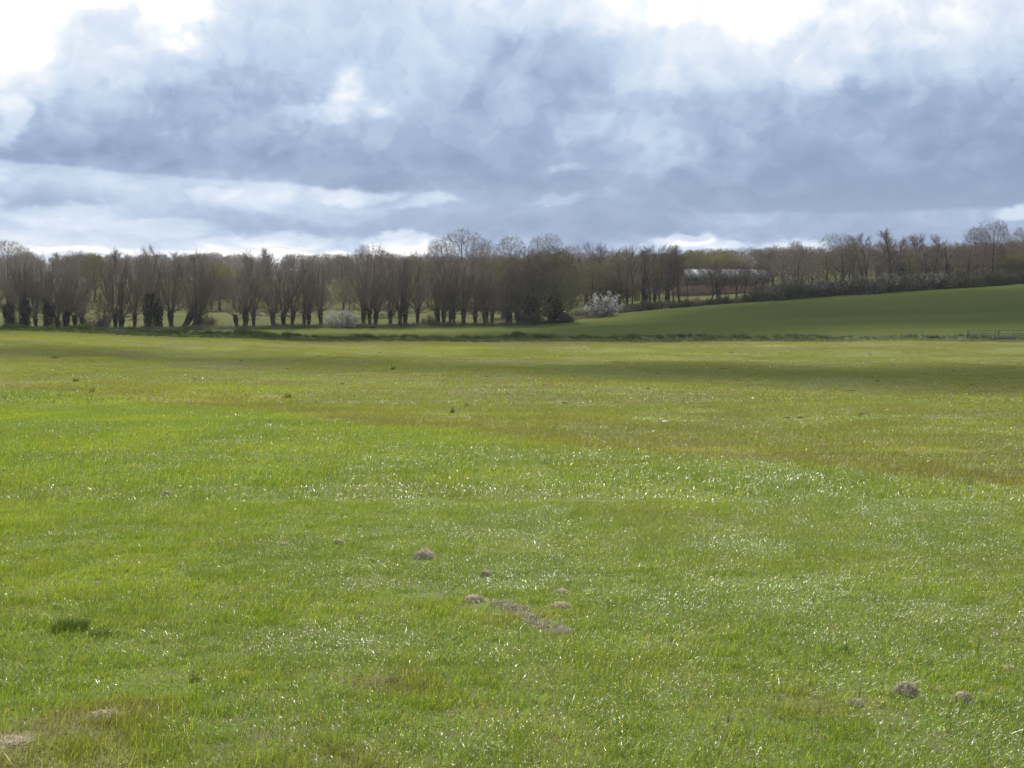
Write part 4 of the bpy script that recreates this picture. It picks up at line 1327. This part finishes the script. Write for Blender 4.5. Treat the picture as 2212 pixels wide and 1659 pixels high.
def barn():
    d = 326.0
    x0, x1 = X(1474, d), X(1662, d)
    g = gz((x0 + x1) / 2, d)
    eave = CZ + (YH - 600) / FPX * d
    ridge = CZ + (YH - 581) / FPX * (d + 9)
    L = x1 - x0; D = 18.0; hw = eave - g; hr = ridge - g
    o = bpy.data.objects.new("barn", None); COL.objects.link(o)
    o.location = (x0, d, g); o.rotation_euler = (0, 0, R(3))
    tag(o, "long low farm barn of brick and boarding under a pale sheet roof with bright rooflights", "barn")
    low = hw * 0.52
    link("brick_wall", box_mesh("barn_brick", M['brick'], [(0, L, 0, 0.3, -1, low), (0, 0.3, 0.3, D - .3, -1, low), (L - 0.3, L, 0.3, D - .3, -1, low), (0, L, D - 0.3, D, -1, low)]), o)
    V, Q = [], []
    box(V, Q, 0.06, L - 0.06, 0.06, 0.24, low, hw)
    box(V, Q, 0.06, L - 0.06, D - 0.24, D - 0.06, low, hw)
    F = []
    for xx in (0.06, L - 0.26):                                   # boarded gables
        b = len(V)
        prof = [(0.24, low), (D - 0.24, low), (D - 0.24, hw), (D / 2, hr - 0.1), (0.24, hw)]
        V += [(xx, y, z) for y, z in prof] + [(xx + 0.2, y, z) for y, z in prof]
        F += [[b + i for i in range(5)][::-1], [b + 5 + i for i in range(5)]] + [[b + i, b + (i + 1) % 5, b + 5 + (i + 1) % 5, b + 5 + i] for i in range(5)]
    link("boarding", make_mesh("barn_boarding", V, quads=Q, faces=F, mats=[M['timber']]), o)
    def slope(side, xa, xb, lift=0.0, t0=0.0, t1=1.0, th=0.08):
        ya, yb_ = (-0.6, D / 2) if side == 0 else (D + 0.6, D / 2)
        za, zb = hw - 0.6 * (hr - hw) / (D / 2), hr
        P = lambda t: (ya + (yb_ - ya) * t, za + (zb - za) * t + lift)
        (p, q), (r_, s) = P(t0), P(t1)
        return [(xa, p, q), (xb, p, q), (xb, r_, s), (xa, r_, s), (xa, p, q + th), (xb, p, q + th), (xb, r_, s + th), (xa, r_, s + th)]
    HEX = [[0, 3, 2, 1], [4, 5, 6, 7], [0, 1, 5, 4], [1, 2, 6, 5], [2, 3, 7, 6], [3, 0, 4, 7]]
    V, F = [], []
    for side in (0, 1):
        b = len(V); V += slope(side, -0.7, L + 0.7); F += [[b + i for i in f] for f in HEX]
    rf = link("roof", make_mesh("barn_roof", V, quads=F, mats=[M['roof']]), o)
    V, F = [], []
    box(V, F, -0.7, L + 0.7, D / 2 - 0.22, D / 2 + 0.22, hr + 0.06, hr + 0.2)
    link("ridge_cap", make_mesh("barn_ridge", V, quads=F, mats=[M['roof']]), rf)
    xx = 1.2
    while xx < L - 1.2:
        link("rooflight", make_mesh("rooflight", slope(0, xx, xx + 0.95, 0.085, 0.14, 0.86, 0.03), quads=HEX, mats=[M['rooflight']]), rf)
        xx += 2.35
barn()

# ------------------------------------------------------------------ gates and trough at the end of the bank
def tube(V, Q, p, q, r, k=6):
    p, q = Vector(p), Vector(q)
    d = (q - p).normalized()
    u = d.cross(Vector((0, 0, 1)) if abs(d.z) < 0.9 else Vector((1, 0, 0))).normalized(); v = d.cross(u)
    b = len(V)
    for c in (p, q):
        for i in range(k):
            a = 6.2832 * i / k
            V.append(tuple(c + u * math.cos(a) * r + v * math.sin(a) * r))
    Q += [[b + i, b + (i + 1) % k, b + k + (i + 1) % k, b + k + i] for i in range(k)]
def gate(xa, xb, y, label):
    o = bpy.data.objects.new("field_gate", None); COL.objects.link(o)
    L = xb - xa
    o.location = (xa, y, gz((xa + xb) / 2, y)); o.rotation_euler = (0, R(0.4), R(2))
    tag(o, label, "gate", "gates at the end of the bank")
    V, Q = [], []
    for x in (0.05, L - 0.05, L / 2):
        V, Q = [], []
        tube(V, Q, (x, 0, 0.12), (x, 0, 1.15), 0.035)
        link("upright_bar", make_mesh("gate_upright", V, quads=Q, mats=[M['steel']], smooth=True), o)
    for z in (0.16, 0.36, 0.56, 0.78, 1.12):
        V, Q = [], []
        tube(V, Q, (0.05, 0.0, z), (L - 0.05, 0.0, z), 0.030)
        link("rail", make_mesh("gate_rail", V, quads=Q, mats=[M['steel']], smooth=True), o)
    V, Q = [], []
    tube(V, Q, (0.05, 0.0, 0.16), (L * 0.48, 0.0, 1.12), 0.022); tube(V, Q, (L - 0.05, 0.0, 0.16), (L * 0.52, 0.0, 1.12), 0.022)
    link("brace", make_mesh("gate_brace", V, quads=Q, mats=[M['steel']], smooth=True), o)
    link("post", box_mesh("gate_post", M['wood'], [(-0.18, -0.06, -0.06, 0.06, -0.5, 1.2)]), o)
    return o
yg = 174.6
gate(X(2092, yg), X(2152, yg), yg, "left one of two grey barred field gates at the right end of the bank")
gate(X(2158, yg), X(2222, yg), yg, "right one of two grey barred field gates at the right end of the bank")
o = bpy.data.objects.new("trough", None); COL.objects.link(o)
o.location = (X(2148, 172.8), 172.8, gz(X(2148, 172.8), 172.8)); o.rotation_euler = (0, 0, R(4))
tag(o, "low dark water trough on the grass in front of the gates", "trough")
link("tank", box_mesh("trough_tank", M['steel'], [(0, 2.6, 0, 0.06, 0.05, 0.42), (0, 2.6, 0.54, 0.6, 0.05, 0.42), (0, 0.06, 0.06, 0.54, 0.05, 0.42), (2.54, 2.6, 0.06, 0.54, 0.05, 0.42), (0.06, 2.54, 0.06, 0.54, 0.05, 0.1)]), o)
link("foot", box_mesh("trough_foot", M['wood'], [(0.2, 0.4, 0.02, 0.58, -0.2, 0.05), (2.2, 2.4, 0.02, 0.58, -0.2, 0.05)]), o)

# ------------------------------------------------------------------ small things on the grass
def mound_mesh(name, m, seed, r, h):
    rng = np.random.default_rng(seed)
    n, k = 18, 44
    V = [(0, 0, h)]
    ph = rng.random(8) * 6.28
    for i in range(1, n + 1):
        t = i / n
        for j in range(k):
            a = 6.2832 * j / k
            rr = r * t * (1 + 0.16 * math.sin(2 * a + ph[0]) + 0.10 * math.sin(3 * a + ph[1]) + 0.05 * math.sin(7 * a + ph[2]))
            z = h * math.sqrt(max(0.0, 1 - t ** 2.2))
            z *= 1 + 0.22 * math.sin(4 * a + 5 * t + ph[3]) * t + 0.34 * math.sin(a + ph[4]) * t * (1 - t) * 2 + 0.18 * math.sin(2 * a + 9 * t + ph[5]) * t
            z += rng.normal(0, 0.05) * h * (1 - t) + rng.normal(0, 0.02) * h - 0.02 * t
            V.append((rr * math.cos(a) + rng.normal(0, 0.012) * r * 2, rr * math.sin(a) + rng.normal(0, 0.012) * r * 2, z))
    T = [[0, 1 + j, 1 + (j + 1) % k] for j in range(k)]
    Q = []
    for i in range(n - 1):
        for j in range(k):
            a, b = 1 + i * k + j, 1 + i * k + (j + 1) % k
            Q.append([a, a + k, b + k, b])
    # crumbs of loose soil
    for _ in range(140):
        a = rng.random() * 6.28; t = rng.random() ** 0.6 * 1.05
        s = r * rng.uniform(0.03, 0.085)
        c = Vector((r * t * math.cos(a), r * t * math.sin(a), h * math.sqrt(max(0.0, 1 - min(t, 1) ** 2.2)) + s * 0.1))
        b = len(V)
        for dx, dy, dz in ((1, 0, 0), (-1, 0, 0), (0, 1, 0), (0, -1, 0), (0, 0, 1), (0, 0, -1)):
            e = s * rng.uniform(0.6, 1.2)
            V.append((c.x + dx * e, c.y + dy * e, c.z + dz * e * 0.8))
        T += [[b + p for p in f] for f in ((0, 2, 4), (2, 1, 4), (1, 3, 4), (3, 0, 4), (2, 0, 5), (1, 2, 5), (3, 1, 5), (0, 3, 5))]
    return make_mesh(name, V, quads=Q, tris=T, mats=[m], smooth=False)

def straw_mesh(name, m, seed, n, size, length, width, h):
    rng = np.random.default_rng(seed)
    V, q, t, tint = blades(rng, n, size, length, width, lean=1.6, segs=3, flat=0.6, circular=True)
    rr = np.hypot(V[:, 0], V[:, 1]) / (size * 0.5)
    V[:, 2] += h * np.sqrt(np.clip(1 - np.clip(rr, 0, 1) ** 2.4, 0, 1))
    return make_mesh(name, V, quads=q, tris=t, mats=[m], smooth=True)

def clump(px, py, wpx, hgt, label, straw=1.0, soil=True, seed=0):
    x, y = on_ground(px, py)
    wdt = wpx / FPX * y
    o = bpy.data.objects.new("molehill", None); COL.objects.link(o)
    o.location = (x, y, gz(x, y)); o.rotation_euler = (0, 0, seed * 1.3)
    tag(o, label, "molehill")
    if soil: link("soil", mound_mesh("soil_mound", M['soil'], seed, wdt * 0.5, hgt * 0.75), o)
    if straw: link("straw", straw_mesh("straw_cover", M['straw'], seed + 50, int(520 * straw), wdt * 1.04, wdt * 0.36, 0.0022, hgt * 0.72), o)
clump(1957, 1500, 52, 0.070, "larger straw capped clump of two close together at the lower right", 1.2, True, 1)
clump(2081, 1517, 46, 0.058, "bare grey brown earthy clump beside the straw capped one at the lower right", 0.6, True, 2)
clump(918, 1206, 46, 0.075, "round hay coloured clump in the open grass left of the dead grass patch", 1.3, True, 3)
clump(1049, 1245, 26, 0.05, "small brown clod with a dark top just above the dead grass patch", 0.4, True, 4)
clump(1212, 1313, 44, 0.035, "flat reddish brown clod right of the dead grass patch", 0.5, True, 5)
clump(1213, 1280, 28, 0.025, "small pale clod above the reddish brown one", 0.6, True, 6)
clump(1024, 1299, 42, 0.045, "grey brown tuft of dead grass at the left end of the dead grass patch", 1.0, True, 7)
clump(613, 1178, 22, 0.03, "small flat brown clod, left one of two in the middle left grass", 0.4, True, 8)
clump(732, 1175, 24, 0.045, "small brown clod, right one of two in the middle left grass", 0.3, True, 9)
clump(358, 1069, 24, 0.055, "brown clod alone in the far left grass", 0.3, True, 10)
clump(1851, 1524, 30, 0.035, "small pale clod left of the straw capped clump", 0.7, True, 11)
clump(2176, 1447, 36, 0.020, "flat brown clod near the right edge above the two clumps", 0.6, True, 12)
clump(226, 1546, 56, 0.014, "bare brown scrape in the grass at the lower left", 0.7, True, 13)
clump(22, 1606, 70, 0.016, "pale straw covered scrape in the lower left corner", 1.0, True, 14)
clump(1815, 1822 - 0, 10, 0.01, "tiny pale clod low in the grass right of centre", 0.5, True, 15) if False else None

def dead_streak(points, label, seed):
    """One ragged streak of thin soil and flattened dead grass through the listed places."""
    rng = np.random.default_rng(seed)
    x0, y0 = on_ground(*points[len(points) // 2][:2])
    o = bpy.data.objects.new("dead_grass_patch", None); COL.objects.link(o)
    o.location = (x0, y0, gz(x0, y0))
    tag(o, label, "dead grass")
    SV, SQ, GV, GQ, GT, so, go_ = [], [], [], [], [], 0, 0
    for k, (px, py, wpx) in enumerate(points):
        x, y = on_ground(px, py)
        wdt = wpx / FPX * y
        me = mound_mesh("t", M['dry_soil'], seed + k, wdt * 0.5, 0.010)
        co = np.empty(len(me.vertices) * 3, np.float32); me.vertices.foreach_get('co', co); co = co.reshape(-1, 3)
        SV.append(co * np.array([1, 1.25, 1]) + np.array([x - x0, y - y0, gz(x, y) - gz(x0, y0) - 0.002 * k]))
        SQ += [[v + so for v in p.vertices] for p in me.polygons]; so += len(co)
        bpy.data.meshes.remove(me)
        V, q, t, ti = blades(rng, int(330 * wpx / 50), wdt * 1.15, 0.042, 0.0020, lean=1.6, segs=3, flat=0.7, circular=True)
        GV.append(V * np.array([1, 1.25, 1]) + np.array([x - x0, y - y0, gz(x, y) - gz(x0, y0) + 0.006]))
        GQ.append(q + go_); GT.append(t + go_); go_ += len(V)
    link("soil", make_mesh("dry_soil", np.concatenate(SV), faces=SQ, mats=[M['dry_soil']]), o)
    link("straw", make_mesh("dead_grass", np.concatenate(GV), quads=np.concatenate(GQ), tris=np.concatenate(GT), mats=[M['dull_straw']], smooth=True), o)
dead_streak([(1082, 1308, 46), (1112, 1318, 60), (1136, 1334, 44), (1158, 1350, 62), (1192, 1360, 66), (1218, 1368, 34)], "ragged slanting streak of flattened dead grass and thin grey soil in mid grass", 61)

def tuft(px, py, wpx, L, label, seed, m='tuft', group=None, n=420, wid=0.004, name="grass_tuft"):
    x, y = on_ground(px, py)
    wdt = wpx / FPX * y
    me = blade_mesh("tuft_blades", M[m], np.random.default_rng(seed), n, wdt, L, wid, lean=0.7, flat=0.05, circular=True, lean_dir=R(20))
    tag(link(name, me, loc=(x, y, gz(x, y))), label, "grass tuft", group)
tuft(146, 1362, 78, 0.065, "thick dark green tuft of long grass at the lower left", 71, n=1500)
tuft(214, 1376, 50, 0.045, "small dark tuft trailing right of the thick one at the lower left", 72)
tuft(619, 862, 18, 0.15, "dark green tuft standing alone in the middle distance left of centre", 73, wid=0.015)
tuft(163, 824, 12, 0.16, "small dark tuft in the far left of the field", 74, wid=0.02, n=150)
tuft(197, 850, 8, 0.18, "tiny upright dark tuft below the small one in the far left", 75, wid=0.02, n=110)
tuft(976, 894, 8, 0.14, "tiny dark tuft near the middle of the field", 76, wid=0.016, n=110)
tuft(1007, 880, 14, 0.10, "flat dark tuft near the middle of the field, right of the tiny one", 77, wid=0.016, n=130)
tuft(848, 799, 10, 0.20, "dark tuft on the shadow edge in the centre of the field", 78, wid=0.03, n=90)
tuft(117, 774, 12, 0.22, "dark tuft furthest up the field at the left", 79, wid=0.03, n=90)
tuft(1186, 1004, 38, 0.05, "low dark green smear of grass right of centre", 80, n=300, wid=0.006)
tuft(845, 1478, 30, 0.045, "rusty green tuft in the lower middle grass", 81, m='dull_straw', n=160)
tuft(1408, 1035 - 0, 12, 0.05, "small dark weed in the dry strip right of centre", 82, n=120)
tuft(415, 1472, 22, 0.04, "pale leaved weed in the lower left grass", 83, n=70, wid=0.008)
tuft(1825, 1410, 14, 0.045, "little dark leaved weed in the right hand grass", 84, n=50, wid=0.008)
tuft(1983, 1730, 18, 0.05, "dark weed in the grass below the two clumps", 85, n=80)

# dark worm and mole casts scattered over the shaded middle of the field
rr = np.random.default_rng(90)
cast = [mound_mesh("soil_cast", M['dark_soil'], 400 + i, 0.15, 0.035) for i in range(4)]
spots = [(1655, 862), (1600, 887), (1895, 822), (1905, 808), (1855, 898), (1620, 832), (1840, 843), (2130, 812), (2152, 818), (2098, 830), (2120, 845), (1995, 852), (1700, 902),
         (2020, 868), (1745, 790), (1860, 894), (2190, 838), (2175, 870), (1560, 795), (1640, 800), (1710, 806), (1930, 790), (2060, 800), (1475, 868), (1530, 877), (1790, 870),
         (1050, 812), (960, 820), (1100, 850), (690, 768), (820, 760), (1030, 752), (1150, 772), (1330, 780), (1480, 783), (520, 778), (300, 800), (420, 818), (740, 828), (1290, 905),
         (1220, 870), (1400, 838), (1730, 902), (2140, 906), (2010, 890), (1580, 760), (1880, 765), (620, 795), (1240, 812), (1420, 805)]
for i, (px, py) in enumerate(spots):
    x, y = on_ground(px, py + 2)
    o = link("soil_cast", cast[i % 4], loc=(x, y, gz(x, y) + 0.02), rot=(0, 0, i * 2.1), scale=tuple(min(1.15, max(0.3, y / 80)) * v for v in (rr.uniform(0.7, 1.5), rr.uniform(0.6, 1.0), rr.uniform(0.6, 1.3))))
    tag(o, "small dark soil cast lying on the shaded middle of the field", "soil cast", "dark soil casts dotted over the far field")
x, y = on_ground(1431, 914)
V = [(0, 0, .05), (.10, .01, .07), (.20, -.01, .05), (0, .09, .09), (.11, .10, .12), (.2, .08, .08), (.02, .16, .06), (.1, .17, .08), (.19, .16, .05)]
me = make_mesh("scrap", [(a * .6, b * .6, c * .5) for a, b, c in V] + [(a * .6, b * .6, c * .5 - 0.008) for a, b, c in V], quads=[[0, 1, 4, 3], [1, 2, 5, 4], [3, 4, 7, 6], [4, 5, 8, 7]] + [[i + 9 for i in q][::-1] for q in [[0, 1, 4, 3], [1, 2, 5, 4], [3, 4, 7, 6], [4, 5, 8, 7]]], mats=[M['paper']])
tag(link("litter_scrap", me, loc=(x, y, gz(x, y))), "scrap of white litter lying alone in the middle of the field", "litter")

# ------------------------------------------------------------------ high clouds near the sun that throw the moving shade on the land
def cloud_mat(thick):
    m, t = mat("cloud_vapour")
    b = t.n('ShaderNodeBsdfDiffuse'); b.inputs['Color'].default_value = (0.85, 0.85, 0.86, 1)
    tr = t.n('ShaderNodeBsdfTransparent'); tr.inputs['Color'].default_value = (1, 1, 1, 1)
    mx = t.n('ShaderNodeMixShader'); mx.inputs[0].default_value = thick
    t.l.new(tr.outputs[0], mx.inputs[1]); t.l.new(b.outputs[0], mx.inputs[2])
    o = t.n('ShaderNodeOutputMaterial'); t.l.new(mx.outputs[0], o.inputs['Surface'])
    return m
def cloud(name, pieces, alt=1500.0, seed=0, thick=0.66):
    """pieces: where its shade falls, as (x, y, half width, half depth) on the land; the cloud itself hangs up the sun's direction."""
    rng = np.random.default_rng(seed)
    V, T = [], []
    import bmesh
    bm = bmesh.new()
    bmesh.ops.create_icosphere(bm, subdivisions=3, radius=1.0)
    sv = np.array([v.co[:] for v in bm.verts]); st = np.array([[v.index for v in f.verts] for f in bm.faces])
    bm.free()
    Vs, Ts, off = [], [], 0
    for cx, cy, hw, hd in pieces:
        c = np.array([cx, cy, CZ - 7.0]) + np.array(SDIR) * (alt / SDIR.z)
        u = sv.copy()
        lump = 1 + 0.10 * np.sin(u[:, :1] * 5 + rng.random() * 6) * np.sin(u[:, 1:2] * 4 + rng.random() * 6) + 0.05 * np.sin(u[:, :1] * 11 + rng.random() * 6)
        u = u * lump * np.array([hw, hd, min(hw, hd) * 0.35])
        Vs.append(u + c); Ts.append(st + off); off += len(u)
    return kind(link(name, make_mesh(name, np.concatenate(Vs), tris=np.concatenate(Ts), mats=[cloud_mat(thick)], smooth=True)), 'structure')
rc = np.random.default_rng(8)
p1 = []                                                      # over the valley bottom and the sown hillside
for x in np.arange(-70, 190, 14):
    y0 = 164 if x < 22 else (164 + (x - 22) * 1.3 if x < 42 else 190)
    y1 = 190 + np.clip(x + 5, 0, 40) * 1.6
    p1.append((x + rc.normal(0, 2), (y0 + y1) / 2, 13, (y1 - y0) / 2))
cloud("cloud", p1, seed=1)
p2 = []                                                      # long thin streak of shade over the middle of the field
for x, y, hw, hd in [(-30, 112, 14, 9), (-18, 104, 13, 7), (-7, 97, 13, 6.5), (4, 88, 13, 12), (14, 78, 12, 19), (24, 72, 12, 25), (36, 70, 13, 29), (48, 70, 13, 30), (60, 72, 14, 30), (-44, 120, 14, 11)]:
    p2.append((x, y, hw, hd))
cloud("cloud", p2, alt=1350.0, seed=2, thick=0.46)

# ------------------------------------------------------------------ the air
def haze():
    V, Q = [], []
    box(V, Q, -830, 830, -130, 1340, CZ - 15, CZ + 60)
    m, t = mat("haze_air")
    v = t.n('ShaderNodeVolumePrincipled')
    v.inputs['Color'].default_value = (0.86, 0.90, 0.97, 1)
    v.inputs['Density'].default_value = 0.00009
    v.inputs['Anisotropy'].default_value = 0.35
    o_ = t.n('ShaderNodeOutputMaterial')
    t.l.new(v.outputs[0], o_.inputs['Volume'])
    kind(link("haze", make_mesh("haze", V, quads=Q, mats=[m])), 'stuff')['label'] = "thin pale air that softens the far trees"
haze()
